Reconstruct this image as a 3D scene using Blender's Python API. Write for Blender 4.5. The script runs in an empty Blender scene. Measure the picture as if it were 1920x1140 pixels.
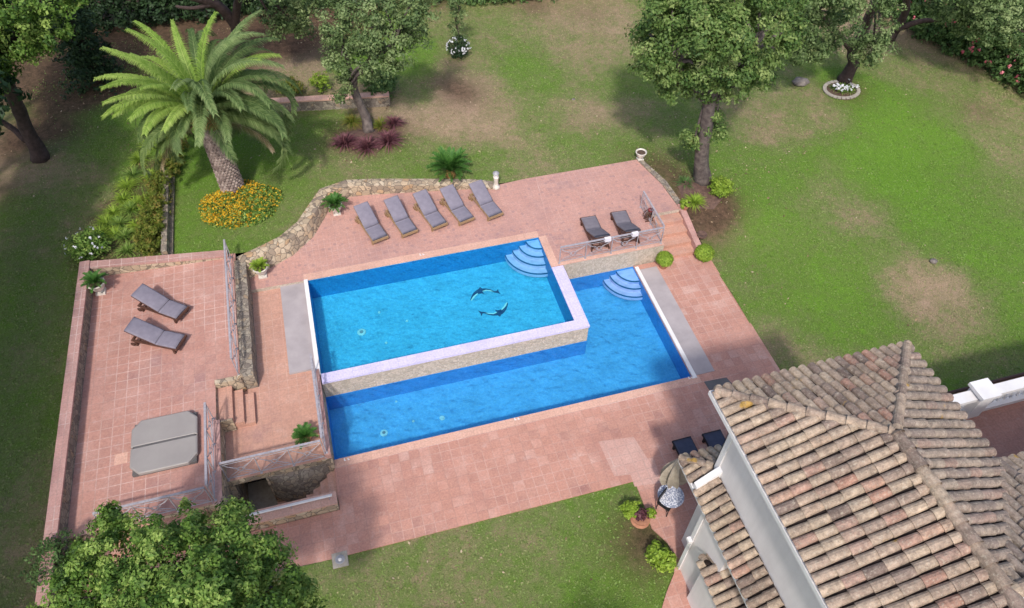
import bpy, math, random
import numpy as np
from mathutils import Vector, Matrix
from mathutils.geometry import delaunay_2d_cdt

random.seed(7); RNG = np.random.default_rng(7)
scn = bpy.context.scene
COL = scn.collection
PI = math.pi

# ------------------------------------------------------------------ camera
CH, FPX = 22.0, 1400.0
def cam_axes(p, r, h):
    cp, sp = math.cos(p), math.sin(p)
    fwd = Vector((0, cp, -sp)); right = Vector((1, 0, 0)); up = right.cross(fwd)
    c, s = math.cos(r), math.sin(r)
    right, up = c*right + s*up, -s*right + c*up
    Z = Matrix.Rotation(h, 3, 'Z')
    return Z @ right, Z @ up, Z @ fwd
RI, UP, FW = cam_axes(.862, .022, -.29)
cam = bpy.data.cameras.new('camera'); cam.sensor_width = 36; cam.lens = 36*FPX/1920
cam.clip_start = .1; cam.clip_end = 600
co = bpy.data.objects.new('camera', cam); COL.objects.link(co)
M3 = Matrix((RI, UP, -FW)).transposed()
co.matrix_world = Matrix.Translation((0, 0, CH)) @ M3.to_4x4()
scn.camera = co
def W(x, y, z=0.0):                                   # photograph point on the level z -> place on the ground plan
    d = FW*FPX + RI*(x-960) - UP*(y-570)
    t = (z-CH)/d.z
    return Vector((d.x*t, d.y*t, z))
def px_m(p): return FPX/((Vector(p)-Vector((0, 0, CH))).dot(FW))

# ------------------------------------------------------------------ light
SH = Vector((.30, .78, -1)).normalized()              # the way the sunlight travels
wd = bpy.data.worlds.new('World'); scn.world = wd; wd.use_nodes = True
nt = wd.node_tree; bg = nt.nodes['Background']
sky = nt.nodes.new('ShaderNodeTexSky'); sky.sky_type = 'NISHITA'; sky.sun_disc = False
sky.sun_elevation = math.asin(-SH.z); sky.sun_rotation = math.atan2(-SH.x, -SH.y)
sky.air_density = 1.0; sky.dust_density = 3.0
nt.links.new(sky.outputs[0], bg.inputs[0]); bg.inputs[1].default_value = .15
sl = bpy.data.lights.new('sun', 'SUN'); sl.energy = 2.15; sl.angle = math.radians(3.5); sl.color = (1, .96, .9)
so = bpy.data.objects.new('sun', sl); COL.objects.link(so)
so.rotation_euler = SH.to_track_quat('-Z', 'Y').to_euler()
so.location = (0, 0, 60)
scn.view_settings.view_transform = 'Standard'; scn.view_settings.look = 'None'
scn.view_settings.exposure = .5; scn.view_settings.gamma = 1
scn.cycles.transparent_max_bounces = 12; scn.cycles.max_bounces = 8
scn.cycles.use_denoising = True

# ------------------------------------------------------------------ materials
def srgb(c): return tuple((v/12.92 if v <= .04045 else ((v+.055)/1.055)**2.4) for v in c)
def rgb(r, g, b): return (*srgb((r/255, g/255, b/255)), 1)
class NT:
    def __init__(s, name, rough=.8, spec=.3):
        s.m = bpy.data.materials.new(name); s.m.use_nodes = True; s.t = s.m.node_tree
        s.b = s.t.nodes['Principled BSDF']; s.b.inputs['Roughness'].default_value = rough
        s.b.inputs['Specular IOR Level'].default_value = spec
        s.geo = s.n('ShaderNodeNewGeometry'); s.pos = s.geo.outputs['Position']
    def n(s, t, **k):
        o = s.t.nodes.new(t)
        for a, v in k.items(): setattr(o, a, v)
        return o
    def l(s, a, b): s.t.links.new(a, b)
    def obj(s): s.pos = s.n('ShaderNodeTexCoord').outputs['Object']; return s
    def noise(s, scale, detail=4, rough=.6, vec=None, w=None):
        o = s.n('ShaderNodeTexNoise'); o.inputs['Scale'].default_value = scale
        o.inputs['Detail'].default_value = detail; o.inputs['Roughness'].default_value = rough
        s.l(vec or s.pos, o.inputs['Vector']); return o.outputs['Fac']
    def off(s, v):
        o = s.n('ShaderNodeVectorMath', operation='ADD'); s.l(s.pos, o.inputs[0]); o.inputs[1].default_value = v; return o.outputs[0]
    def ramp(s, f, stops, interp='LINEAR'):
        o = s.n('ShaderNodeValToRGB'); cr = o.color_ramp; cr.interpolation = interp
        while len(cr.elements) < len(stops): cr.elements.new(.5)
        for e, (p, c) in zip(cr.elements, stops):
            e.position = p; e.color = c if isinstance(c, tuple) else (c, c, c, 1)
        s.l(f, o.inputs[0]); return o.outputs[0]
    def mix(s, f, a, b, mode='MIX'):
        o = s.n('ShaderNodeMix', data_type='RGBA', blend_type=mode)
        for i, v in ((0, f), (6, a), (7, b)):
            if isinstance(v, (int, float)): o.inputs[i].default_value = v
            elif isinstance(v, tuple): o.inputs[i].default_value = v
            else: s.l(v, o.inputs[i])
        return o.outputs[2]
    def math(s, op, a, b=0.0):
        o = s.n('ShaderNodeMath', operation=op)
        for i, v in ((0, a), (1, b)):
            if isinstance(v, (int, float)): o.inputs[i].default_value = v
            else: s.l(v, o.inputs[i])
        return o.outputs[0]
    def attr(s, n): o = s.n('ShaderNodeAttribute'); o.attribute_name = n; return o.outputs['Fac']
    def col(s, c):
        if isinstance(c, tuple): s.b.inputs['Base Color'].default_value = c
        else: s.l(c, s.b.inputs['Base Color'])
        return s
    def bump(s, h, dist=.02, strength=.6):
        o = s.n('ShaderNodeBump'); o.inputs['Distance'].default_value = dist; o.inputs['Strength'].default_value = strength
        s.l(h, o.inputs['Height']); s.l(o.outputs[0], s.b.inputs['Normal']); return s
def simple(name, c1, c2=None, scale=6, rough=.7, bump=0, spec=.3, obj=False, detail=5):
    N = NT(name, rough, spec)
    if obj: N.obj()
    c2 = c2 or tuple(v*.75 for v in c1[:3])+(1,)
    f = N.noise(scale, detail)
    N.col(N.ramp(f, [(.3, c2), (.68, c1)]))
    if bump: N.bump(N.noise(scale*4), bump)
    return N.m

def tiles(name, base, dark, pale, size=.33, grout=.05, speck=0.0, rot=0.0, pale_amt=.5, vary=.22):
    N = NT(name, .72, .25)
    pos = N.pos
    if rot:
        vr = N.n('ShaderNodeVectorRotate'); vr.inputs['Angle'].default_value = rot; N.l(pos, vr.inputs['Vector']); pos = vr.outputs[0]
    sc = N.n('ShaderNodeVectorMath', operation='SCALE'); N.l(pos, sc.inputs[0]); sc.inputs['Scale'].default_value = 1/size
    fl = N.n('ShaderNodeVectorMath', operation='FLOOR'); N.l(sc.outputs[0], fl.inputs[0])
    sep0 = N.n('ShaderNodeSeparateXYZ'); N.l(fl.outputs[0], sep0.inputs[0])
    cmb = N.n('ShaderNodeCombineXYZ'); N.l(sep0.outputs[0], cmb.inputs[0]); N.l(sep0.outputs[1], cmb.inputs[1])
    wn = N.n('ShaderNodeTexWhiteNoise'); N.l(cmb.outputs[0], wn.inputs['Vector'])
    fr = N.n('ShaderNodeVectorMath', operation='FRACTION'); N.l(sc.outputs[0], fr.inputs[0])
    sep = N.n('ShaderNodeSeparateXYZ'); N.l(fr.outputs[0], sep.inputs[0])
    ed = []
    for k in (0, 1):
        a = N.math('ABSOLUTE', N.math('SUBTRACT', sep.outputs[k], .5)); ed.append(a)
    e = N.math('MAXIMUM', ed[0], ed[1]); g = N.math('GREATER_THAN', e, .5-grout)
    big = N.noise(.55, 6, .62); big2 = N.noise(.35, 5, .6, N.off((31, 7, 3)))
    tone = N.math('ADD', N.math('MULTIPLY', wn.outputs[0], vary), N.math('MULTIPLY', big, 1.0))
    c = N.ramp(tone, [(.3, dark), (.5, base), (.78, tuple(v*1.12 for v in base[:3])+(1,)), (1, pale)])
    st = N.ramp(N.noise(1.3, 8, .7), [(.45, 0.0), (.75, 1.0)])
    c = N.mix(N.math('MULTIPLY', st, .35), c, pale)
    gm = N.ramp(big2, [(.48, .12), (.62, 1.0)])
    gp = N.ramp(gm, [(0, tuple(v*.66 for v in base[:3])+(1,)), (.3, tuple(v*.9 for v in pale[:3])+(1,)), (1, pale)])
    c = N.mix(N.math('MULTIPLY', g, N.math('ADD', N.math('MULTIPLY', gm, pale_amt), .45)), c, gp)
    dk = N.ramp(N.noise(.4, 7, .65, N.off((5, 44, 0))), [(.5, 0.0), (.72, 1.0)])
    c = N.mix(N.math('MULTIPLY', dk, .45), c, dark)
    wt = N.ramp(N.noise(2.4, 10, .78, N.off((61, 4, 0))), [(.56, 0.0), (.7, 1.0)])
    c = N.mix(N.math('MULTIPLY', wt, .3), c, (.6, .5, .47, 1))
    c = N.mix(1.0, c, N.ramp(N.noise(15, 6, .8), [(.3, .72), (.7, 1.18)]), 'MULTIPLY')
    if speck:
        v = N.n('ShaderNodeTexVoronoi'); v.inputs['Scale'].default_value = 3.0; N.l(N.pos, v.inputs['Vector'])
        s1 = N.math('LESS_THAN', v.outputs['Distance'], .22)
        s2 = N.ramp(N.noise(6, 8, .85), [(.46, 0.0), (.66, 1.0)])
        c = N.mix(N.math('MULTIPLY', N.math('MAXIMUM', N.math('MULTIPLY', s1, .85), N.math('MULTIPLY', s2, .8)), speck), c, dark)
    N.col(c); N.bump(N.math('ADD', N.noise(20), N.math('MULTIPLY', g, -.6)), .006)
    return N.m

def stone(name, stops, scale=3.2, joint=(.10, .085, .07, 1), mott=.5):
    N = NT(name, .88, .2)
    v = N.n('ShaderNodeTexVoronoi'); v.inputs['Scale'].default_value = scale
    dv = N.n('ShaderNodeTexNoise'); dv.inputs['Scale'].default_value = 2.5; N.l(N.pos, dv.inputs['Vector'])
    mx = N.n('ShaderNodeVectorMath', operation='MULTIPLY_ADD'); N.l(dv.outputs['Color'], mx.inputs[0]); mx.inputs[1].default_value = (.3, .3, .3)
    N.l(N.pos, mx.inputs[2]); N.l(mx.outputs[0], v.inputs['Vector'])
    v2 = N.n('ShaderNodeTexVoronoi', feature='DISTANCE_TO_EDGE'); v2.inputs['Scale'].default_value = scale; N.l(mx.outputs[0], v2.inputs['Vector'])
    sp = N.n('ShaderNodeSeparateColor'); N.l(v.outputs['Color'], sp.inputs[0])
    c = N.ramp(sp.outputs[0], stops)
    c = N.mix(N.math('MULTIPLY', N.ramp(N.noise(9, 6, .7), [(.4, 0.0), (.7, 1.0)]), mott), c, stops[0][1])
    j = N.math('LESS_THAN', v2.outputs['Distance'], .05)
    c = N.mix(N.math('MULTIPLY', j, .7), c, joint)
    N.col(c); N.bump(N.math('ADD', N.math('MINIMUM', v2.outputs['Distance'], .15), N.math('MULTIPLY', N.noise(12), .1)), .08, .8)
    return N.m

M = {}
M['tile_up'] = tiles('terracotta_speckled', (.50, .275, .225, 1), (.33, .20, .195, 1), (.62, .40, .34, 1), .25, .05, .85, 0, .25, .14)
M['tile_low'] = tiles('terracotta_deck', (.46, .235, .18, 1), (.29, .145, .13, 1), (.58, .37, .31, 1), .35, .04, .12, 0, .32, .36)
M['tile_left'] = tiles('terracotta_terrace', (.44, .23, .185, 1), (.34, .185, .17, 1), (.60, .42, .37, 1), .37, .04, .2, 0, .42, .26)
M['tile_plat'] = tiles('terracotta_platform', (.49, .27, .2, 1), (.37, .2, .17, 1), (.58, .38, .31, 1), .33, .03, .12, 0, .35, .14)
M['coping'] = tiles('coping_tile', (.60, .36, .28, 1), (.48, .27, .22, 1), (.66, .44, .36, 1), .3, .03, .08, 0, .3, .15)
M['cap'] = tiles('brick_cap', (.44, .25, .22, 1), (.32, .18, .16, 1), (.58, .42, .38, 1), .42, .03, .15, 0, .8, .2)
M['tile_old'] = tiles('old_clay_floor', (.36, .18, .14, 1), (.22, .12, .10, 1), (.42, .25, .2, 1), .3, .05, .3, 0, .2)
M['stone'] = stone('rubble_stone', [(0, (.24, .19, .15, 1)), (.3, (.42, .33, .23, 1)), (.7, (.56, .46, .34, 1)), (1, (.46, .30, .17, 1))], 4.2)
M['stone_grey'] = stone('grey_rubble', [(0, (.17, .14, .12, 1)), (.4, (.29, .245, .20, 1)), (.8, (.37, .32, .25, 1)), (1, (.33, .24, .16, 1))], 6)
M['stone_pale'] = stone('pale_pitted_stone', [(0, (.40, .34, .27, 1)), (.5, (.52, .44, .36, 1)), (1, (.58, .48, .40, 1))], 9, (.34, .28, .24, 1), .6)
M['slab'] = simple('grey_slab', (.40, .355, .36, 1), (.31, .275, .28, 1), 1.5, .8, .004)
N = NT('house_render', .8, .2); mp = N.n('ShaderNodeMapping'); mp.inputs['Scale'].default_value = (3, 3, .35); N.l(N.pos, mp.inputs[0])
N.col(N.mix(1.0, N.ramp(N.noise(.9, 6), [(.3, (.68, .63, .62, 1)), (.7, (.76, .71, .70, 1))]), N.ramp(N.noise(1.5, 8, .7, mp.outputs[0]), [(.35, .93), (.6, 1.0)]), 'MULTIPLY')); M['wall'] = N.m
M['white'] = simple('white_render', (.78, .76, .76, 1), (.66, .63, .62, 1), 1.2, .6)
M['rim'] = tiles('lavender_rim', (.58, .53, .76, 1), (.46, .43, .66, 1), (.68, .60, .72, 1), .33, .025, .1, 0, .2, .15)
M['iron'] = simple('painted_iron', (.40, .375, .41, 1), (.27, .25, .27, 1), 12, .5)
M['concrete'] = simple('concrete', (.40, .36, .31, 1), (.28, .25, .21, 1), 8, .9, .01)
M['urn'] = simple('white_urn', (.72, .68, .62, 1), (.5, .45, .39, 1), 7, .7)
M['soil'] = simple('soil', (.12, .075, .05, 1), (.06, .04, .03, 1), 10, .95, .03)
M['clay'] = simple('clay_pot', (.42, .2, .12, 1), (.28, .13, .08, 1), 8, .8)
M['cushion'] = simple('grey_cushion', (.225, .205, .25, 1), (.18, .165, .205, 1), 5, .85, .01, .2, True)
M['cushion_dk'] = simple('slate_cushion', (.185, .17, .195, 1), (.145, .13, .155, 1), 5, .85, .01, .2, True)
M['navy'] = simple('navy_sling', (.06, .068, .105, 1), (.045, .05, .08, 1), 5, .8, 0, .2, True)
M['teak'] = simple('pale_teak', (.33, .22, .125, 1), (.24, .15, .08, 1), 9, .6, 0, .3, True)
M['dkwood'] = simple('dark_wood', (.11, .05, .035, 1), (.06, .03, .022, 1), 9, .5, 0, .3, True)
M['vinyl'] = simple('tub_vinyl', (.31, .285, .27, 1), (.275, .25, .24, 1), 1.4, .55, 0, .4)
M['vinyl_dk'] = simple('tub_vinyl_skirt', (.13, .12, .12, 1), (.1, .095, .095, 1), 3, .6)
M['black'] = simple('dark_metal', (.02, .02, .022, 1), (.012, .012, .014, 1), 5, .5)
M['steel'] = simple('grey_metal', (.35, .35, .37, 1), (.25, .25, .27, 1), 5, .35)
M['canvas'] = simple('beige_canvas', (.40, .35, .28, 1), (.24, .2, .16, 1), 4, .9, .02)
M['red'] = simple('red_cloth', (.25, .05, .05, 1), (.15, .03, .03, 1), 5, .8)
M['towel'] = simple('white_towel', (.75, .72, .74, 1), (.65, .6, .65, 1), 9, .95, .01)
M['bark'] = simple('bark', (.17, .14, .125, 1), (.06, .045, .045, 1), 5, .95, .06)
M['bark_dk'] = simple('dark_bark', (.09, .06, .055, 1), (.04, .028, .025, 1), 5, .95, .06)
M['mulch'] = simple('mulch', (.17, .105, .08, 1), (.07, .04, .035, 1), 6, .95, .04)
M['rock'] = simple('rock', (.25, .22, .2, 1), (.13, .11, .1, 1), 5, .9, .05)
M['pooltile_s'] = simple('step_edge_tile', (.03, .16, .30, 1), (.02, .12, .25, 1), 5, .4)
M['drain'] = simple('pool_drain', (.75, .8, .75, 1), (.6, .7, .68, 1), 12, .5)

def pool_mat(name, c1, c2, c3):
    N = NT(name, .4, .4)
    a = N.ramp(N.noise(11, 4, .75), [(.35, c2), (.52, c1), (.68, c3)])
    b = N.ramp(N.noise(1.1, 9, .72), [(.3, .78), (.7, 1.06)])
    a = N.mix(1.0, a, N.ramp(N.noise(26, 3, .8), [(.3, .85), (.7, 1.12)]), 'MULTIPLY')
    N.col(N.mix(1.0, a, b, 'MULTIPLY')); return N.m
M['pool1'] = pool_mat('turquoise_mosaic', (.18, .59, .79, 1), (.12, .49, .73, 1), (.27, .69, .85, 1))
M['pool2'] = pool_mat('blue_mosaic', (.21, .52, .80, 1), (.16, .45, .76, 1), (.29, .59, .83, 1))
M['pool1w'] = pool_mat('shaded_upper_wall_mosaic', (.035, .29, .60, 1), (.025, .23, .54, 1), (.06, .36, .66, 1))  # underwater wall shading and refraction painted in as a deeper blue
M['pool2w'] = pool_mat('shaded_lower_wall_mosaic', (.10, .34, .70, 1), (.07, .28, .64, 1), (.15, .40, .74, 1))  # lower pool walls: their shading is put into the mosaic colour too
M['poolstep'] = simple('step_mosaic', (.95, .62, .80, 1), (.86, .56, .74, 1), 9, .4)
M['poollav'] = simple('top_step_mosaic', (.88, .66, .90, 1), (.80, .60, .84, 1), 9, .4)

def water_mat(name, tint):
    m = bpy.data.materials.new(name); m.use_nodes = True; t = m.node_tree; t.nodes.clear()
    out = t.nodes.new('ShaderNodeOutputMaterial'); mx = t.nodes.new('ShaderNodeMixShader')
    tr = t.nodes.new('ShaderNodeBsdfTransparent'); gl = t.nodes.new('ShaderNodeBsdfGlossy'); fr = t.nodes.new('ShaderNodeFresnel')
    tr.inputs[0].default_value = tint; gl.inputs['Roughness'].default_value = .08; fr.inputs[0].default_value = 1.33
    ns = t.nodes.new('ShaderNodeTexNoise'); ns.inputs['Scale'].default_value = 3.5; ns.inputs['Detail'].default_value = 5
    g = t.nodes.new('ShaderNodeNewGeometry'); bp = t.nodes.new('ShaderNodeBump'); bp.inputs['Distance'].default_value = .09; bp.inputs['Strength'].default_value = .8
    t.links.new(g.outputs['Position'], ns.inputs['Vector']); t.links.new(ns.outputs['Fac'], bp.inputs['Height'])
    t.links.new(bp.outputs[0], gl.inputs['Normal']); t.links.new(bp.outputs[0], fr.inputs['Normal'])
    t.links.new(fr.outputs[0], mx.inputs[0]); t.links.new(tr.outputs[0], mx.inputs[1]); t.links.new(gl.outputs[0], mx.inputs[2])
    t.links.new(mx.outputs[0], out.inputs[0]); return m
M['water1'] = water_mat('upper_pool_water', (.46, .88, .98, 1))
M['water2'] = water_mat('lower_pool_water', (.50, .85, .97, 1))

def leaf(name, dark, mid, light, trans=.28, tip=None):
    N = NT(name, .55, .25)
    f = N.attr('tone'); c = N.ramp(f, [(0, dark), (.5, mid), (1, light)] + ([] if tip is None else []))
    N.col(c)
    tl = N.n('ShaderNodeBsdfTranslucent'); N.l(c, tl.inputs[0]); mx = N.n('ShaderNodeMixShader'); mx.inputs[0].default_value = trans
    out = [n for n in N.t.nodes if n.type == 'OUTPUT_MATERIAL'][0]
    N.l(N.b.outputs[0], mx.inputs[1]); N.l(tl.outputs[0], mx.inputs[2]); N.l(mx.outputs[0], out.inputs[0]); return N.m
M['leaf_oak'] = leaf('oak_leaves', (0.04, 0.09, 0.02, 1), (0.115, 0.19, 0.045, 1), (0.28, 0.36, 0.12, 1))
M['leaf_grey'] = leaf('cork_oak_leaves', (0.05, 0.095, 0.03, 1), (0.135, 0.2, 0.07, 1), (0.27, 0.34, 0.145, 1))
M['leaf_lush'] = leaf('lush_leaves', (0.035, 0.085, 0.012, 1), (0.12, 0.22, 0.035, 1), (0.34, 0.45, 0.11, 1))
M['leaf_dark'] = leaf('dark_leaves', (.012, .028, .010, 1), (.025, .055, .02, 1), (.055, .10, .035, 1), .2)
M['leaf_hedge'] = leaf('hedge_leaves', (0.04, 0.08, 0.025, 1), (0.085, 0.16, 0.045, 1), (0.16, 0.26, 0.08, 1))
M['leaf_lime'] = leaf('lime_leaves', (.12, .2, .02, 1), (.22, .34, .035, 1), (.36, .48, .07, 1))
M['leaf_palm'] = leaf('palm_leaflets', (0.035, 0.07, 0.02, 1), (0.11, 0.18, 0.055, 1), (0.3, 0.38, 0.15, 1), .4)
M['leaf_palm_y'] = leaf('young_palm_leaflets', (0.08, 0.16, 0.02, 1), (0.22, 0.35, 0.055, 1), (0.42, 0.54, 0.14, 1), .4)
M['leaf_cyc'] = leaf('cycad_leaflets', (.02, .07, .012, 1), (.045, .14, .022, 1), (.12, .24, .05, 1), .2)
M['leaf_purple'] = leaf('purple_blades', (0.05, 0.018, 0.025, 1), (0.13, 0.045, 0.06, 1), (0.28, 0.13, 0.14, 1))
M['leaf_red'] = leaf('russet_leaves', (.07, .10, .012, 1), (.14, .19, .025, 1), (.27, .20, .05, 1))
M['pet_yel'] = leaf('yellow_petals', (.45, .22, .01, 1), (.62, .36, .02, 1), (.72, .5, .05, 1), .2)
M['pet_white'] = leaf('white_petals', (.6, .6, .62, 1), (.75, .75, .78, 1), (.8, .8, .8, 1), .2)
M['pet_pink'] = leaf('pink_petals', (.5, .07, .12, 1), (.65, .16, .2, 1), (.75, .35, .36, 1), .2)
M['stalk'] = simple('frond_stalk', (.30, .30, .10, 1), (.22, .2, .07, 1), 5, .6)
M['palmheart'] = simple('palm_fibre', (.35, .19, .06, 1), (.16, .09, .04, 1), 12, .9, .03)

def roof_mat(name, grey):
    N = NT(name, .9, .15)
    t = N.attr('tone')
    c = N.ramp(t, [(0, (.22, .16, .135, 1)), (.2, (.34, .25, .20, 1)), (.42, (.46, .345, .26, 1)), (.58, (.54, .42, .305, 1)), (.72, (.46, .30, .235, 1)), (.86, (.46, .255, .185, 1)), (1, (.60, .48, .35, 1))])
    c = N.mix(grey, c, (.29, .245, .215, 1))
    li = N.ramp(N.noise(7, 9, .8), [(.45, 0.0), (.6, 1.0)])
    c = N.mix(N.math('MULTIPLY', li, .5), c, (.19, .145, .12, 1))
    c = N.mix(1.0, c, N.ramp(N.noise(1.1, 8, .7, N.off((3, 3, 8))), [(.35, .68), (.68, 1.1)]), 'MULTIPLY')
    l2 = N.ramp(N.noise(14, 6, .75, N.off((9, 9, 9))), [(.52, 0.0), (.66, 1.0)])
    c = N.mix(N.math('MULTIPLY', l2, .6), c, (.50, .44, .35, 1))
    l3 = N.ramp(N.noise(1.9, 3, .5, N.off((2, 19, 4))), [(.69, 0.0), (.73, 1.0)])
    c = N.mix(N.math('MULTIPLY', l3, .75), c, (.42, .25, .04, 1))
    st = N.ramp(N.noise(7, 9, .8, N.off((1, 2, 7))), [(.38, .62), (.6, 1.05)]); c = N.mix(1.0, c, st, 'MULTIPLY')
    N.col(c); N.bump(N.noise(25, 6), .02); return N.m
M['roof'] = roof_mat('clay_roof_tiles', .05)
M['roof_grey'] = roof_mat('weathered_roof_tiles', .55)
M['roof_warm'] = roof_mat('warm_roof_tiles', 0)
M['pan'] = simple('roof_pan', (.045, .03, .026, 1), (.022, .016, .014, 1), 8, .95)

def lawn_mat():
    N = NT('lawn', .95, .1)
    d = N.attr('dry'); dirt = N.attr('dirt')
    n1 = N.noise(.9, 7, .65); n2 = N.noise(5, 6, .7, N.off((4, 9, 1))); n3 = N.noise(22, 4, .75)
    n4 = N.noise(2.2, 12, .8, N.off((14, 3, 1)))
    d = N.math('SUBTRACT', d, .05)
    f = N.math('ADD', d, N.math('MULTIPLY', N.math('SUBTRACT', n1, .5), .7))
    f = N.math('ADD', f, N.math('MULTIPLY', N.math('SUBTRACT', n2, .5), .55))
    f = N.math('ADD', f, N.math('MULTIPLY', N.math('SUBTRACT', n4, .5), .95))
    c = N.ramp(f, [(0, (.13, .25, .03, 1)), (.25, (.13, .21, .04, 1)), (.46, (.17, .205, .07, 1)), (.68, (.27, .22, .125, 1)), (1, (.40, .28, .195, 1))])
    c = N.mix(N.math('MULTIPLY', dirt, .95), c, N.ramp(n2, [(.35, (.06, .037, .026, 1)), (.65, (.15, .09, .06, 1))]))
    c = N.mix(1.0, c, N.ramp(n3, [(.25, .55), (.75, 1.35)]), 'MULTIPLY')
    N.col(c); N.bump(N.noise(40, 5, .8), .05, .8); return N.m
M['lawn'] = lawn_mat()

# ------------------------------------------------------------------ mesh helpers
class MB:
    def __init__(s): s.v = []; s.f = []; s.t = []; s.mi = []
    def add(s, vs, fs, tone=.5, mi=0):
        b = len(s.v); s.v += [tuple(v) for v in vs]; s.f += [tuple(b+i for i in f) for f in fs]
        s.t += [tone]*len(vs); s.mi += [mi]*len(fs); return s
    def box(s, x0, y0, z0, x1, y1, z1, mi=0):
        if x0 > x1: x0, x1 = x1, x0
        if y0 > y1: y0, y1 = y1, y0
        vs = [(x, y, z) for z in (z0, z1) for x, y in ((x0, y0), (x1, y0), (x1, y1), (x0, y1))]
        return s.add(vs, [(3, 2, 1, 0), (4, 5, 6, 7), (0, 1, 5, 4), (1, 2, 6, 5), (2, 3, 7, 6), (3, 0, 4, 7)], mi=mi)
    def obox(s, c, ax, ay, az, mi=0):               # centre and three half axes
        c, ax, ay, az = map(Vector, (c, ax, ay, az))
        vs = [c+sx*ax+sy*ay+sz*az for sz in (-1, 1) for sx, sy in ((-1, -1), (1, -1), (1, 1), (-1, 1))]
        return s.add(vs, [(3, 2, 1, 0), (4, 5, 6, 7), (0, 1, 5, 4), (1, 2, 6, 5), (2, 3, 7, 6), (3, 0, 4, 7)], mi=mi)
    def tube(s, pts, rads, seg=8, cap=True, wob=0, tone=.5, mi=0):
        pts = [Vector(p) for p in pts]
        if not hasattr(rads, '__len__'): rads = [rads]*len(pts)
        vs = []; n = len(pts); u = None
        for i, p in enumerate(pts):
            d = (pts[min(i+1, n-1)]-pts[max(i-1, 0)]).normalized()
            if u is None: u = d.orthogonal().normalized()
            u = (u - d*u.dot(d)).normalized(); w = d.cross(u)
            for k in range(seg):
                a = 2*PI*k/seg; r = rads[i]*(1+wob*math.sin(3*a+i*1.7)+wob*.7*random.uniform(-1, 1))
                vs.append(p+u*math.cos(a)*r+w*math.sin(a)*r)
        fs = [(i*seg+k, i*seg+(k+1) % seg, (i+1)*seg+(k+1) % seg, (i+1)*seg+k) for i in range(n-1) for k in range(seg)]
        if cap: fs += [tuple(reversed(range(seg))), tuple((n-1)*seg+k for k in range(seg))]
        return s.add(vs, fs, tone, mi)
    def lathe(s, c, prof, seg=20, mi=0):
        c = Vector(c); vs = [c+Vector((math.cos(2*PI*k/seg)*r, math.sin(2*PI*k/seg)*r, z)) for r, z in prof for k in range(seg)]
        n = len(prof)
        fs = [(i*seg+k, i*seg+(k+1) % seg, (i+1)*seg+(k+1) % seg, (i+1)*seg+k) for i in range(n-1) for k in range(seg)]
        fs += [tuple(reversed(range(seg))), tuple((n-1)*seg+k for k in range(seg))]
        return s.add(vs, fs, mi=mi)
    def prism(s, poly, z0, z1, mi=0):
        n = len(poly); z1s = z1 if hasattr(z1, '__len__') else [z1]*n
        vs = [(p[0], p[1], z0) for p in poly]+[(p[0], p[1], z) for p, z in zip(poly, z1s)]
        return s.add(vs, [tuple(reversed(range(n))), tuple(range(n, 2*n))]+[(i, (i+1) % n, n+(i+1) % n, n+i) for i in range(n)], mi=mi)
    def build(s, name, mats, parent=None, smooth=False):
        me = bpy.data.meshes.new(name); me.from_pydata(s.v, [], s.f)
        if not isinstance(mats, (list, tuple)): mats = [mats]
        for m in mats: me.materials.append(m)
        if len(mats) > 1: me.polygons.foreach_set('material_index', s.mi)
        a = me.attributes.new('tone', 'FLOAT', 'POINT'); a.data.foreach_set('value', s.t)
        if smooth: me.polygons.foreach_set('use_smooth', [True]*len(me.polygons))
        me.update()
        o = bpy.data.objects.new(name, me); COL.objects.link(o)
        if parent: o.parent = parent
        return o
def np_mesh(name, V, F, tone, mat, parent=None, smooth=False):
    me = bpy.data.meshes.new(name); n = len(F); k = F.shape[1]
    me.vertices.add(len(V)); me.vertices.foreach_set('co', V.astype(np.float32).ravel())
    me.loops.add(n*k); me.loops.foreach_set('vertex_index', F.astype(np.int32).ravel())
    me.polygons.add(n); me.polygons.foreach_set('loop_start', np.arange(0, n*k, k, dtype=np.int32))
    me.update(calc_edges=True); me.materials.append(mat)
    a = me.attributes.new('tone', 'FLOAT', 'POINT'); a.data.foreach_set('value', np.clip(tone, 0, 1).astype(np.float32))
    o = bpy.data.objects.new(name, me); COL.objects.link(o)
    if parent: o.parent = parent
    return o
def tag(o, label=None, cat=None, group=None, kind=None):
    if label: o['label'] = label
    if cat: o['category'] = cat
    if group: o['group'] = group
    if kind: o['kind'] = kind
    return o
def thing(name, label, cat, loc=(0, 0, 0), rz=0, group=None):
    o = bpy.data.objects.new(name, None); COL.objects.link(o); o.empty_display_size = .2
    o.location = loc; o.rotation_euler = (0, 0, rz); return tag(o, label, cat, group)
def copy_tree(o, parent=None):
    c = o.copy(); COL.objects.link(c)
    if parent: c.parent = parent
    for ch in list(o.children): copy_tree(ch, c)
    return c
def in_poly(x, y, P):
    r = False; j = len(P)-1
    for i in range(len(P)):
        if (P[i][1] > y) != (P[j][1] > y) and x < (P[j][0]-P[i][0])*(y-P[i][1])/(P[j][1]-P[i][1])+P[i][0]: r = not r
        j = i
    return r
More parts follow.
